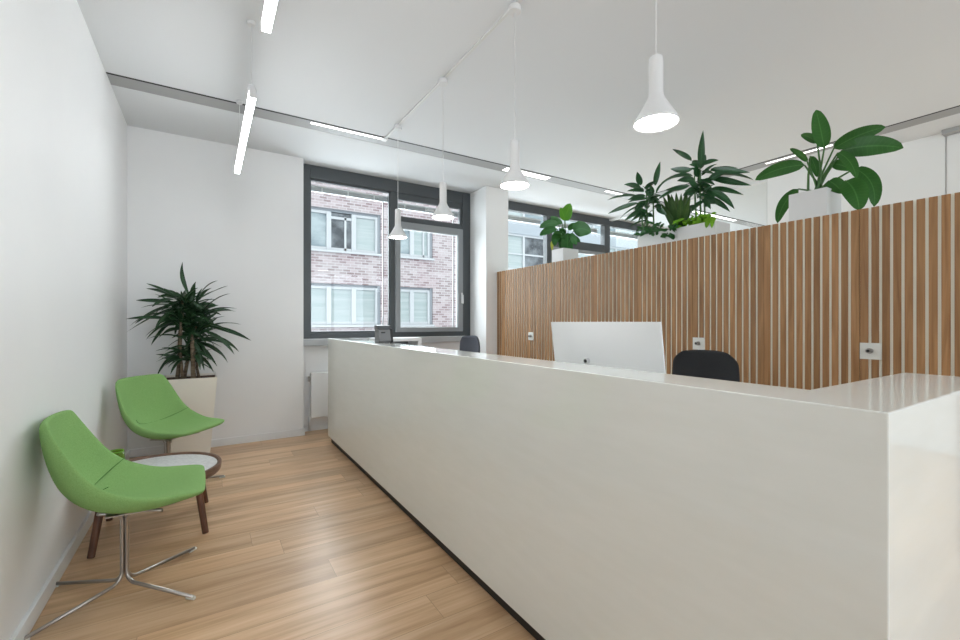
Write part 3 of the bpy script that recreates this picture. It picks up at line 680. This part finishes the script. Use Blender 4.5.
# ------------------------------------------------------------------ plants
HIGH = [
    ((-0.117, 4.93, 1.488), (-0.192, 4.938, 1.862)),
    ((-0.217, 4.93, 1.517), (-0.468, 4.982, 1.651)),
    ((-0.209, 4.93, 1.525), (-0.479, 5.094, 1.612)),
    ((-0.2, 4.93, 1.471), (-0.564, 5.178, 1.503)),
    ((-0.192, 4.93, 1.324), (-0.605, 4.902, 1.326)),
    ((-0.182, 4.93, 1.492), (-0.609, 4.986, 1.209)),
    ((-0.191, 4.93, 1.401), (-0.593, 5.043, 1.264)),
    ((-0.194, 4.93, 1.513), (-0.557, 5.052, 1.284)),
    ((-0.183, 4.93, 1.455), (-0.477, 4.666, 1.42)),
    ((-0.182, 4.93, 1.413), (-0.438, 5.031, 1.085)),
    ((-0.203, 4.93, 1.354), (-0.49, 5.138, 1.164)),
    ((-0.18, 4.93, 1.333), (-0.459, 4.886, 1.143)),
    ((-0.127, 4.93, 1.42), (0.082, 4.702, 1.682)),
    ((-0.114, 4.93, 1.491), (0.181, 5.162, 1.67)),
    ((-0.11, 4.93, 1.305), (0.192, 4.81, 1.574)),
    ((-0.107, 4.93, 1.365), (0.248, 4.836, 1.429)),
    ((-0.103, 4.93, 1.316), (0.221, 5.129, 1.417)),
    ((-0.089, 4.93, 1.23), (0.295, 5.104, 1.273)),
    ((-0.095, 4.93, 1.294), (0.361, 4.736, 1.121)),
    ((-0.108, 4.93, 1.222), (0.28, 5.129, 0.993)),
    ((-0.096, 4.93, 1.284), (0.221, 4.762, 0.99)),
    ((-0.13, 4.93, 1.319), (0.223, 4.801, 1.176)),
    ((-0.129, 4.93, 1.249), (0.223, 5.175, 1.205)),
    ((-0.126, 4.93, 1.428), (-0.087, 4.868, 1.678)),
    ((-0.182, 4.93, 1.457), (-0.32, 5.057, 1.602)),
    ((-0.218, 4.93, 1.517), (-0.385, 4.976, 1.525)),
    ((-0.094, 4.93, 1.438), (-0.035, 4.825, 1.616)),
    ((-0.177, 4.93, 1.289), (-0.408, 4.918, 1.556)),
    ((-0.194, 4.93, 1.453), (-0.454, 4.691, 1.349)),
    ((-0.202, 4.93, 1.521), (-0.408, 4.755, 1.432)),
    ((-0.131, 4.93, 1.309), (0.235, 4.733, 1.399)),
    ((-0.09, 4.93, 1.246), (0.145, 4.816, 1.355)),
    ((-0.112, 4.93, 1.239), (0.116, 4.85, 1.552)),
    ((-0.106, 4.93, 1.459), (0.04, 4.991, 1.63)),
    ((-0.179, 4.93, 1.392), (-0.244, 4.979, 1.582)),
    ((-0.189, 4.93, 1.405), (-0.344, 4.879, 1.301)),
    ((-0.178, 4.93, 1.471), (-0.393, 4.81, 1.218)),
    ((-0.132, 4.93, 1.332), (0.055, 4.941, 1.265)),
]
LOW = [
    ((-0.149, 4.88, 1.038), (-0.376, 4.689, 0.953)),
    ((-0.125, 4.88, 1.025), (-0.358, 4.707, 0.983)),
    ((-0.124, 4.88, 1.065), (-0.393, 4.986, 0.793)),
    ((-0.156, 4.88, 1.008), (-0.367, 5.012, 0.875)),
    ((-0.194, 4.88, 1.166), (-0.104, 4.984, 0.756)),
    ((-0.085, 4.88, 1.117), (0.171, 4.885, 0.906)),
    ((-0.128, 4.88, 1.101), (0.115, 4.844, 1.015)),
    ((-0.16, 4.88, 1.09), (0.213, 4.948, 1.058)),
    ((-0.162, 4.88, 1.088), (0.2, 5.028, 1.095)),
    ((-0.193, 4.88, 1.042), (0.056, 5.011, 0.806)),
    ((-0.161, 4.88, 1.126), (0.152, 5.042, 0.947)),
    ((-0.169, 4.88, 1.134), (-0.445, 4.876, 1.151)),
    ((-0.116, 4.88, 1.154), (-0.021, 4.825, 0.846)),
    ((-0.158, 4.88, 0.977), (-0.281, 4.877, 0.823)),
    ((-0.097, 4.88, 1.137), (0.009, 4.832, 0.932)),
    ((-0.121, 4.88, 0.963), (-0.182, 4.883, 0.903)),
    ((-0.171, 4.88, 1.151), (0.086, 4.918, 0.868)),
    ((-0.175, 4.88, 0.984), (-0.052, 5.057, 0.881)),
]
CANE_A = [
    ((3.63, 2.806, 2.629), (3.548, 2.794, 2.761)),
    ((3.63, 2.661, 2.572), (3.572, 2.556, 2.79)),
    ((3.63, 2.782, 2.593), (3.71, 3.087, 2.742)),
    ((3.63, 2.782, 2.534), (3.667, 3.277, 2.616)),
    ((3.63, 2.782, 2.484), (3.71, 3.306, 2.481)),
    ((3.63, 2.759, 2.459), (3.59, 3.065, 2.339)),
    ((3.63, 2.759, 2.419), (3.534, 2.936, 2.309)),
    ((3.63, 2.668, 2.515), (3.576, 2.447, 2.6)),
    ((3.63, 2.656, 2.454), (3.706, 2.443, 2.547)),
    ((3.63, 2.724, 2.392), (3.571, 2.892, 2.299)),
    ((3.63, 2.656, 2.396), (3.59, 2.498, 2.281)),
    ((3.63, 2.736, 2.473), (3.608, 2.873, 2.421)),
    ((3.63, 2.69, 2.501), (3.609, 2.686, 2.614)),
    ((3.63, 2.668, 2.418), (3.606, 2.574, 2.355)),
    ((3.63, 2.759, 2.577), (3.739, 3.003, 2.636)),
]
CANE_B = [
    ((3.63, 2.201, 2.594), (3.541, 2.123, 2.914)),
    ((3.63, 2.228, 2.549), (3.501, 2.167, 2.638)),
    ((3.63, 2.256, 2.699), (3.745, 2.548, 2.941)),
    ((3.63, 2.247, 2.634), (3.729, 2.562, 2.755)),
    ((3.63, 2.155, 2.59), (3.757, 1.95, 2.583)),
    ((3.63, 2.155, 2.563), (3.613, 1.76, 2.408)),
    ((3.63, 2.164, 2.548), (3.747, 1.841, 2.409)),
    ((3.63, 2.137, 2.454), (3.741, 1.897, 2.343)),
    ((3.63, 2.137, 2.437), (3.558, 1.875, 2.199)),
    ((3.63, 2.155, 2.389), (3.694, 1.983, 2.218)),
    ((3.63, 2.228, 2.584), (3.718, 2.653, 2.643)),
    ((3.63, 2.228, 2.531), (3.672, 2.451, 2.599)),
    ((3.63, 2.228, 2.478), (3.635, 2.366, 2.442)),
    ((3.63, 2.155, 2.511), (3.575, 1.92, 2.499)),
    ((3.63, 2.164, 2.339), (3.589, 2.009, 2.271)),
    ((3.63, 2.219, 2.44), (3.559, 2.278, 2.533)),
    ((3.63, 2.191, 2.38), (3.518, 2.045, 2.228)),
    ((3.63, 2.228, 2.319), (3.653, 2.397, 2.305)),
    ((3.63, 2.182, 2.308), (3.575, 2.052, 2.305)),
    ((3.63, 2.266, 2.506), (3.711, 2.604, 2.56)),
    ((3.63, 2.155, 2.616), (3.512, 1.736, 2.441)),
    ((3.63, 2.201, 2.612), (3.735, 2.217, 2.779)),
    ((3.63, 2.21, 2.65), (3.68, 2.307, 2.743)),
]
FERN = [
    ((3.61, 2.419, 2.267), (3.72, 2.632, 2.511)),
    ((3.61, 2.419, 2.267), (3.713, 2.584, 2.546)),
    ((3.61, 2.413, 2.266), (3.714, 2.541, 2.507)),
    ((3.61, 2.409, 2.265), (3.63, 2.433, 2.485)),
    ((3.61, 2.405, 2.264), (3.483, 2.286, 2.416)),
    ((3.61, 2.401, 2.263), (3.674, 2.351, 2.481)),
    ((3.61, 2.397, 2.262), (3.525, 2.228, 2.382)),
    ((3.61, 2.393, 2.261), (3.558, 2.258, 2.333)),
    ((3.61, 2.425, 2.268), (3.652, 2.606, 2.427)),
]
BIG = [
    ((3.62, 1.301, 2.503), (3.62, 1.349, 2.787), 0.105),
    ((3.59, 1.237, 2.472), (3.52, 0.951, 2.493), 0.098),
    ((3.62, 1.202, 2.454), (3.47, 0.859, 2.322), 0.126),
    ((3.62, 1.419, 2.421), (3.64, 1.759, 2.411), 0.104),
    ((3.67, 1.476, 2.273), (3.74, 1.646, 2.065), 0.086),
    ((3.6, 1.174, 2.238), (3.52, 1.08, 2.009), 0.137),
    ((3.65, 1.143, 2.32), (3.62, 1.035, 2.038), 0.097),
    ((3.57, 1.207, 2.429), (3.5, 1.087, 2.212), 0.07),
    ((3.62, 1.342, 2.549), (3.67, 1.461, 2.665), 0.056),
    ((3.62, 1.401, 2.437), (3.7, 1.544, 2.598), 0.043),
    ((3.62, 1.274, 2.269), (3.57, 1.179, 2.149), 0.096),
    ((3.64, 1.267, 2.388), (3.65, 1.161, 2.313), 0.071),
    ((3.65, 1.395, 2.482), (3.68, 1.364, 2.329), 0.057),
]
SMALL = [
    ((3.62, 3.892, 2.511), (3.584, 3.752, 2.679), 0.139),
    ((3.62, 3.741, 2.361), (3.566, 3.414, 2.276), 0.175),
    ((3.62, 3.834, 2.355), (3.65, 3.86, 2.072), 0.146),
    ((3.62, 3.99, 2.484), (3.598, 4.323, 2.502), 0.096),
    ((3.62, 4.017, 2.432), (3.555, 4.271, 2.388), 0.091),
    ((3.62, 3.973, 2.402), (3.54, 3.975, 2.213), 0.102),
    ((3.62, 3.924, 2.359), (3.638, 3.943, 2.172), 0.101),
    ((3.62, 4.109, 2.31), (3.576, 4.059, 2.172), 0.042),
    ((3.62, 3.924, 2.483), (3.625, 4.15, 2.609), 0.072),
    ((3.62, 3.796, 2.315), (3.556, 3.624, 2.174), 0.088),
    ((3.62, 3.876, 2.507), (3.532, 3.86, 2.648), 0.085),
]
dr = thing('potted_dracaena', (-.13, 4.97, 0), 'tall bushy dark green dracaena in a tapered cream planter in the corner', 'potted plant')
pt = MB()
pt.frustum(-.13, 4.97, 0, .785, .30, .30, .425, .425, cap1=False); b = len(pt.v)
pt.frustum(-.13, 4.97, .70, .785, .385, .385, .401, .401, cap0=False, cap1=False)
pt.face((4, 5, 13, 12)); pt.face((5, 6, 14, 13)); pt.face((6, 7, 15, 14)); pt.face((7, 4, 12, 15))
pt.build('planter', 'pot', dr, world=True)
MB().frustum(-.13, 4.97, .69, .765, .38, .38, .395, .395).build('soil', 'soil', dr, world=True)
for bx, by, tx, ty, tz, r_ in ((-.235, 4.94, -.19, 4.93, 1.50, .016), (-.18, 5.0, -.11, 4.99, 1.42, .015), (-.10, 4.86, -.12, 4.87, 1.18, .02), (-.20, 4.90, -.21, 4.90, 1.30, .013), (-.07, 4.97, -.09, 4.95, 1.28, .012)):
    pts = [(bx + (tx - bx) * k / 5 + random.uniform(-.006, .006), by + (ty - by) * k / 5 + random.uniform(-.006, .006), .755 + (tz - .755) * k / 5) for k in range(6)]
    MB().tube(pts, [r_ * q for q in (1.15, 1, .98, .95, .9, .7)], 9).build('cane', 'cane', dr, world=True, smooth=True)
rnd = random.Random(5)
f = MB()
def strap(f, b, t, w=.032, bow=None):
    d = (Vector(t) - Vector(b)).length
    f.leaf(b, t, w, bow=(.04 + .24 * rnd.random()) if bow is None else bow, face=(rnd.uniform(-.35, .35) - .1, -.55 + rnd.uniform(-.3, .3), 1), fold=.35, n=10, shape='lance', curl=rnd.uniform(-1.0, 1.0))
for q_, (b, t) in enumerate(HIGH): strap(f, tuple(Vector(b).lerp(Vector(t), .22 if q_ else 0)), t, rnd.uniform(.036, .048))
def clampw(p): return (max(p[0], -.60), min(p[1], 5.27), p[2])
for k in range(160):
    hx, hy, hz = rnd.choice(((-.185, 4.93, 1.47), (-.115, 4.96, 1.40), (-.20, 4.92, 1.30), (-.09, 4.93, 1.24)))
    a = rnd.uniform(0, 2 * PI); el = rnd.uniform(-.75, .95); L = rnd.uniform(.15, .27)
    b = (hx + rnd.uniform(-.02, .02), hy + rnd.uniform(-.02, .02), hz + rnd.uniform(-.10, .05))
    f_t = clampw((hx + L * math.cos(a) * math.cos(el), hy + L * math.sin(a) * math.cos(el) * .9, hz + L * math.sin(el) - .03))
    strap(f, b, f_t, rnd.uniform(.034, .044))
f.build('foliage', 'dleaf', dr, world=True, smooth=True)
f = MB()
for b, t in LOW: strap(f, b, t, rnd.uniform(.034, .042))
for k in range(34):
    a = rnd.uniform(0, 2 * PI); L = rnd.uniform(.16, .27); el = rnd.uniform(-.7, .6); hz = rnd.uniform(.93, 1.18)
    b = (-.12 + rnd.uniform(-.03, .03), 4.88 + rnd.uniform(-.02, .02), hz)
    strap(f, b, clampw((b[0] + L * math.cos(a) * math.cos(el), b[1] + L * math.sin(a) * math.cos(el), max(.80, hz + L * math.sin(el)))), rnd.uniform(.032, .042))
f.build('foliage', 'dleaf', dr, world=True, smooth=True)

def box_pot(t, x0, x1, y0, y1, z0, z1, mat='potw', soilz=None):
    cx, cy, w, d = (x0 + x1) / 2, (y0 + y1) / 2, x1 - x0, y1 - y0
    mb = MB(); th = .012
    mb.frustum(cx, cy, z0, z1, w, d, w, d, cap1=False); mb.frustum(cx, cy, z1 - .06, z1, w - 2 * th, d - 2 * th, w - 2 * th, d - 2 * th, cap0=False, cap1=False)
    for i in range(4): j = (i + 1) % 4; mb.face((4 + i, 4 + j, 12 + j, 12 + i))
    mb.build('planter', mat, t, world=True)
    MB().box(x0 + th, x1 - th, y0 + th, y1 - th, z0 + .02, (soilz or z1 - .03)).build('soil', 'soil', t, world=True)

# broad-leaved plant on the right
bp = thing('broad_leaved_plant', (3.62, 1.36, 2.0), 'plant with large oval glossy leaves in a square white pot, rightmost on the cabinets', 'potted plant')
box_pot(bp, 3.50, 3.74, 1.245, 1.468, 2.0, 2.2)
VIEW = (-.75, -.42, -.25)
BOW = [.03, .12, .10, .16, .30, .22, .28, .20, .12, .08, .1, .15, .1]
for i, (b, t, w) in enumerate(BIG):
    mb = MB().leaf(b, t, w * 1.02, bow=BOW[i], face=VIEW, fold=.16, n=14, shape='oval')
    # petiole down to the soil
    s_ = Vector((3.62 + rnd.uniform(-.03, .03), 1.356 + rnd.uniform(-.035, .035), 2.165)); B = Vector(b); T_ = Vector(t)
    mid = (s_ + B) / 2 + (B - T_).normalized() * .02
    mb.tube([tuple(s_), tuple(s_.lerp(mid, .6) + Vector((0, 0, .01))), tuple(mid), tuple(B), tuple(B + (T_ - B) * .06 + Vector((0, 0, .004)))], [.009, .008, .007, .005, .002], 7, mi=1)
    mb.build('leaf', ['bleaf', 'stem'], bp, world=True, smooth=True)

# round-leaved plant on the left
sp_ = thing('peace_lily', (3.62, 3.89, 2.0), 'small broad-leaved green plant in a white pot, leftmost on the cabinets near the pillar', 'potted plant')
box_pot(sp_, 3.50, 3.74, 3.78, 3.98, 2.0, 2.16)
for i, (b, t, w) in enumerate(SMALL):
    mb = MB().leaf(b, t, w * 1.05, bow=(.03 if t[2] > b[2] + .1 else .2), face=VIEW, fold=.2, n=12, shape='oval')
    s_ = Vector((3.62 + rnd.uniform(-.03, .03), 3.89 + rnd.uniform(-.03, .03), 2.13)); B = Vector(b); T_ = Vector(t)
    mb.tube([tuple(s_), tuple((s_ + B) / 2 + Vector((0, (B.y - 3.89) * .12, .02))), tuple(B), tuple(B + (T_ - B) * .08)], [.006, .005, .004, .002], 7, mi=1)
    mb.build('leaf', ['yleaf' if i == 7 else ('mleaf' if i in (0, 10) else 'sleaf'), 'stem'], sp_, world=True, smooth=True)

for k in range(9):
    a = rnd.uniform(0, 2 * PI); L = rnd.uniform(.12, .2); z0 = rnd.uniform(2.20, 2.40)
    b = (3.62 + rnd.uniform(-.03, .03), 3.89 + rnd.uniform(-.06, .06), z0); t = (b[0] + L * .7 * math.cos(a), b[1] + L * math.sin(a), z0 + rnd.uniform(-.10, .12))
    mb = MB().leaf(b, t, rnd.uniform(.055, .08), bow=.2, face=VIEW, fold=.25, n=10, shape='oval').tube([(3.62, 3.89, 2.13), b], [.005, .003], 6, mi=1)
    mb.build('leaf', ['sleaf', 'stem'], sp_, world=True, smooth=True)

# long trough with cane plants, a fern and trailing greens
tg = thing('planted_trough', (3.66, 2.4, 2.0), 'long low white trough with two dark cane plants and lime trailing greens, on the cabinets', 'potted plants')
box_pot(tg, 3.56, 3.78, 2.03, 2.80, 2.001, 2.14)
canesA = [((3.64, 2.745, 2.11), (3.63, 2.75, 2.61)), ((3.68, 2.70, 2.11), (3.68, 2.711, 2.59)), ((3.62, 2.78, 2.11), (3.61, 2.79, 2.45))]
canesB = [((3.64, 2.20, 2.11), (3.63, 2.206, 2.66)), ((3.67, 2.18, 2.11), (3.67, 2.188, 2.50)), ((3.63, 2.235, 2.11), (3.62, 2.25, 2.58))]
for cs, rows in ((canesA, CANE_A), (canesB, CANE_B)):
    for b, t in cs: MB().tube([b, tuple((Vector(b) + Vector(t)) / 2 + Vector((.004, .006, 0))), t], [.009, .0075, .005], 8).build('cane', 'stem', tg, world=True, smooth=True)
    f = MB(); c = Vector(cs[0][1])
    for b, t in rows:
        b = tuple(Vector(b).lerp(Vector(t), .12))
        f.leaf(b, t, rnd.uniform(.046, .062), bow=rnd.uniform(-.04, .22) if t[2] < b[2] + .15 else .02, face=(VIEW[0] + rnd.uniform(-.3, .3), VIEW[1] + rnd.uniform(-.3, .3), rnd.uniform(-.3, .8)), fold=.3, n=10, shape='lance', curl=rnd.uniform(-.5, .5))
    for k in range(36):
        a = rnd.uniform(0, 2 * PI); L = rnd.uniform(.10, .20); el = rnd.uniform(-.8, .5); hz = c.z - rnd.uniform(.0, .34)
        b = (c.x + rnd.uniform(-.02, .04), c.y + rnd.uniform(-.02, .02), hz)
        f.leaf(b, (b[0] + L * .8 * math.cos(a) * math.cos(el), b[1] + L * math.sin(a) * math.cos(el), max(2.17, hz + L * math.sin(el))), rnd.uniform(.034, .05), bow=.15, face=(VIEW[0], VIEW[1], rnd.uniform(0, 1)), fold=.3, n=8, shape='lance', curl=rnd.uniform(-.6, .6))
    f.build('foliage', 'cleaf', tg, world=True, smooth=True)
f = MB()
for b, t in FERN: f.leaf((b[0] + .03, b[1], 2.12), t, .06, bow=.02, face=VIEW, fold=.3, n=10, shape='strap')
for k in range(16):
    a = rnd.uniform(0, 2 * PI); L = rnd.uniform(.05, .16)
    f.leaf((3.66, 2.41, 2.12), (3.66 + L * .7 * math.cos(a), 2.41 + L * math.sin(a), rnd.uniform(2.34, 2.50)), .05, bow=.02, face=VIEW, fold=.35, n=9, shape='strap')
f.build('fern', 'fleaf', tg, world=True, smooth=True)
f = MB()
for k in range(72):
    y = rnd.choice((rnd.uniform(2.10, 2.42), rnd.uniform(2.14, 2.32))); x = rnd.uniform(3.57, 3.70); z = rnd.uniform(2.14, 2.22); a = rnd.uniform(0, 2 * PI); L = rnd.uniform(.05, .09)
    dz = rnd.uniform(-.06, .04)
    f.leaf((x, y, z), (x + L * math.cos(a) * .6 - .02, y + L * math.sin(a), z + dz), rnd.uniform(.028, .042), bow=.15, face=(VIEW[0], VIEW[1], .5), fold=.2, n=6, shape='oval')
for k in range(6):
    y = 2.06 + rnd.uniform(-.02, .03); f.leaf((3.58, y, 2.17), (3.54, y + rnd.uniform(-.05, .03), 2.075 + rnd.uniform(0, .06)), .035, bow=.25, face=VIEW, n=6, shape='oval')
f.build('lime_foliage', 'lleaf', tg, world=True, smooth=True)
f = MB()
for (ya, yb, n_) in ((2.56, 2.82, 70), (2.38, 2.50, 40)):
    for k in range(n_):
        y = rnd.uniform(ya, yb); x = rnd.uniform(3.545, 3.68); z = rnd.uniform(2.12, 2.22) if ya > 2.5 else rnd.uniform(2.03, 2.19)
        if z < 2.14: x = rnd.uniform(3.52, 3.55)
        z = max(z, 2.075)
        a = rnd.uniform(0, 2 * PI); L = rnd.uniform(.045, .075)
        f.leaf((x, y, z), (x + L * .5 * math.cos(a) - .015, y + L * math.sin(a), z + rnd.uniform(-.045, .03)), rnd.uniform(.026, .04), bow=.15, face=(VIEW[0], VIEW[1], .4), fold=.2, n=6, shape='oval')
f.build('trailing_foliage', 'vleaf', tg, world=True, smooth=True)

# ------------------------------------------------------------------ outside
ground = struct('street_ground', MB().box(-40, 60, 5.8, 60, -5.2, -5.0), 'street')
bd = thing('brick_building', (3, 14, -5), 'pale brick building across the street seen through the left window, with bands of white-framed windows', 'building')
cols = [(-8.0, -5.6), (-4.4, -1.9), (-.9, 1.6), (2.40, 4.885), (5.30, 6.786)]
rows_ = [(-1.2, .1), (1.21, 2.50), (3.54, 4.84), (5.9, 7.1)]
mb = MB(); xs = [-14] + [v for c_ in cols for v in c_] + [8.9]
for i in range(0, len(xs), 2): mb.box(xs[i], xs[i + 1], 14, 14.4, -5, 9)
zs = [-5] + [v for r_ in rows_ for v in r_] + [9]
for a, b in cols:
    for i in range(0, len(zs), 2): mb.box(a, b, 14, 14.4, zs[i], zs[i + 1])
mb.box(-14, 8.9, 14.4, 20, 8.8, 9).box(8.7, 8.9, 14.4, 20, -5, 9).box(-14, 8.7, 15.2, 15.4, -5, 9)
mb.build('wall', 'brick', bd, world=True)
wr = random.Random(2)
for (a, b) in cols:
    for ri, (c0, c1) in enumerate(rows_):
        nW = 3 if b - a > 2 else 2
        mb = MB(); fr = .09
        mb.box(a, b, 14.10, 14.2, c0, c0 + .05, 1).box(a, b, 14.1, 14.2, c1 - .08, c1, 0).box(a, a + .05, 14.1, 14.2, c0, c1, 0).box(b - .1, b, 14.05, 14.2, c0, c1, 0)
        mb.box(a - .03, b + .03, 13.93, 14.1, c0 - .07, c0, 1)
        wd = (b - a - .15) / nW
        for k in range(nW):
            p0_ = a + .05 + wd * k; p1_ = p0_ + wd
            mb.box(p0_, p0_ + .07, 14.06, 14.19, c0 + .01, c1 - .09, 1).box(p1_ - .07, p1_ - .001, 14.06, 14.19, c0 + .01, c1 - .09, 1)
            mb.box(p0_, p1_, 14.08, 14.2, c1 - (.30 if (k == 1 and ri == 2) else .16), c1 - (.22 if (k == 1 and ri == 2) else .08), 1)
            mb.box(p0_, p1_, 14.08, 14.2, c0, c0 + .1, 1)
        if ri == 2: mb.box(a + .05 + wd * 1.62, a + .05 + wd * 1.70, 14.08, 14.2, c0, c1 - .2, 1)
        wo = mb.build('window', ['bframe', 'bwhite'], bd, world=True)
        for k in range(nW):
            p0_ = a + .05 + wd * k
            mat = 'bblind' if (ri == 1 or (ri == 2 and k == nW - 1)) else ('bdark' if (ri == 2 and k == 1) else 'bglass')
            o = MB().box(p0_ + .03, p0_ + wd - .03, 14.14, 14.18, c0 + .02, c1 - .1).build('pane', mat, wo)
            o.data.transform(Matrix.Translation(-Vector(bd.location)))
b2 = thing('office_building', (14, 13.5, -5), 'pale office building with bands of blue-white glazing seen above the left cabinets', 'building')
mb = MB().box(9.3, 26, 13.7, 14.3, -5, 1.0)
for z in (1.0, 2.9, 4.75, 6.9): mb.box(9.3, 26, 13.7, 14.3, z, z + .42)
mb.box(9.3, 9.6, 13.7, 14.3, 1, 9).box(9.3, 26, 14.3, 18, 8.8, 9).box(9.3, 26, 15.4, 15.6, -5, 9)
mb.build('wall', 'panel', b2, world=True)
for zi, (z0, z1) in enumerate(((1.42, 2.9), (3.32, 4.75), (5.17, 6.9))):
    x = 9.6
    for k in range(9):
        w_ = (1.0, 1.45, 1.45)[k % 3]; mb = MB()
        mb.box(x, x + .09, 13.75, 13.9, z0, z1).box(x + .09, x + w_, 13.75, 13.9, z0, z0 + .08).box(x + .09, x + w_, 13.75, 13.9, z1 - .08, z1).box(x + .09, x + w_, 13.77, 13.88, z0 + .62, z0 + .68)
        wo = mb.build('window', 'bwhite', b2, world=True)
        o = MB().box(x + .09, x + w_, 13.82, 13.86, z0 + .08, z1 - .08).build('pane', 'bdark' if (k == 1 and zi == 1) else ('bblind' if (k * 7 + zi) % 3 else 'bglass'), wo); o.data.transform(Matrix.Translation(-Vector(b2.location)))
        x += w_

# ------------------------------------------------------------------ light, world, camera
def area(name, loc, rot, sx, sy, power, col=(1, 1, 1)):
    l = bpy.data.lights.new(name, 'AREA'); l.shape = 'RECTANGLE'; l.size = sx; l.size_y = sy; l.energy = power; l.color = col
    o = bpy.data.objects.new(name, l); C.objects.link(o); o.location = loc; o.rotation_euler = rot; return o
for i, x in enumerate((1.05, 3.65, 6.25)):
    area('daylight_rear', (x, YR - .25, 1.85), (math.radians(90), 0, 0), 2.2, 2.2, REARP, (.80, .92, 1))
for x0, x1, p in ((1.05, 3.14, W1P), (3.72, 6.09, W2P), (6.24, 9.0, W3P)):
    area('daylight_front', ((x0 + x1) / 2, 6.15, 2.25), (math.radians(-72), 0, 0), x1 - x0, 1.85, p, (.87, .945, 1))
w = bpy.data.worlds.new('overcast'); sc.world = w; w.use_nodes = True
nt = w.node_tree; bg = nt.nodes['Background']
tc = nt.nodes.new('ShaderNodeTexCoord'); sx = nt.nodes.new('ShaderNodeSeparateXYZ'); rp = nt.nodes.new('ShaderNodeValToRGB')
nt.links.new(tc.outputs['Generated'], sx.inputs[0]); nt.links.new(sx.outputs['Z'], rp.inputs['Fac']); nt.links.new(rp.outputs[0], bg.inputs['Color'])
rp.color_ramp.elements[0].color = (.85, .92, 1, 1); rp.color_ramp.elements[1].color = (.98, 1, 1, 1)
bg.inputs['Strength'].default_value = WORLD
cam = bpy.data.cameras.new('camera'); co = bpy.data.objects.new('camera', cam); C.objects.link(co); sc.camera = co
co.location = (0, 0, 1.3); co.rotation_euler = (math.radians(90), 0, math.radians(-32))
cam.sensor_width = 36; cam.lens = 437 / 960 * 36; cam.shift_y = 2 / 960; cam.clip_start = .05
sc.view_settings.view_transform = 'Standard'; sc.view_settings.look = 'None'; sc.view_settings.gamma = 1; sc.view_settings.use_curve_mapping = False
sc.view_settings.exposure = EXPO
sc.cycles.max_bounces = 10; sc.cycles.diffuse_bounces = 6; sc.cycles.glossy_bounces = 4; sc.cycles.transparent_max_bounces = 16; sc.cycles.sample_clamp_indirect = 6
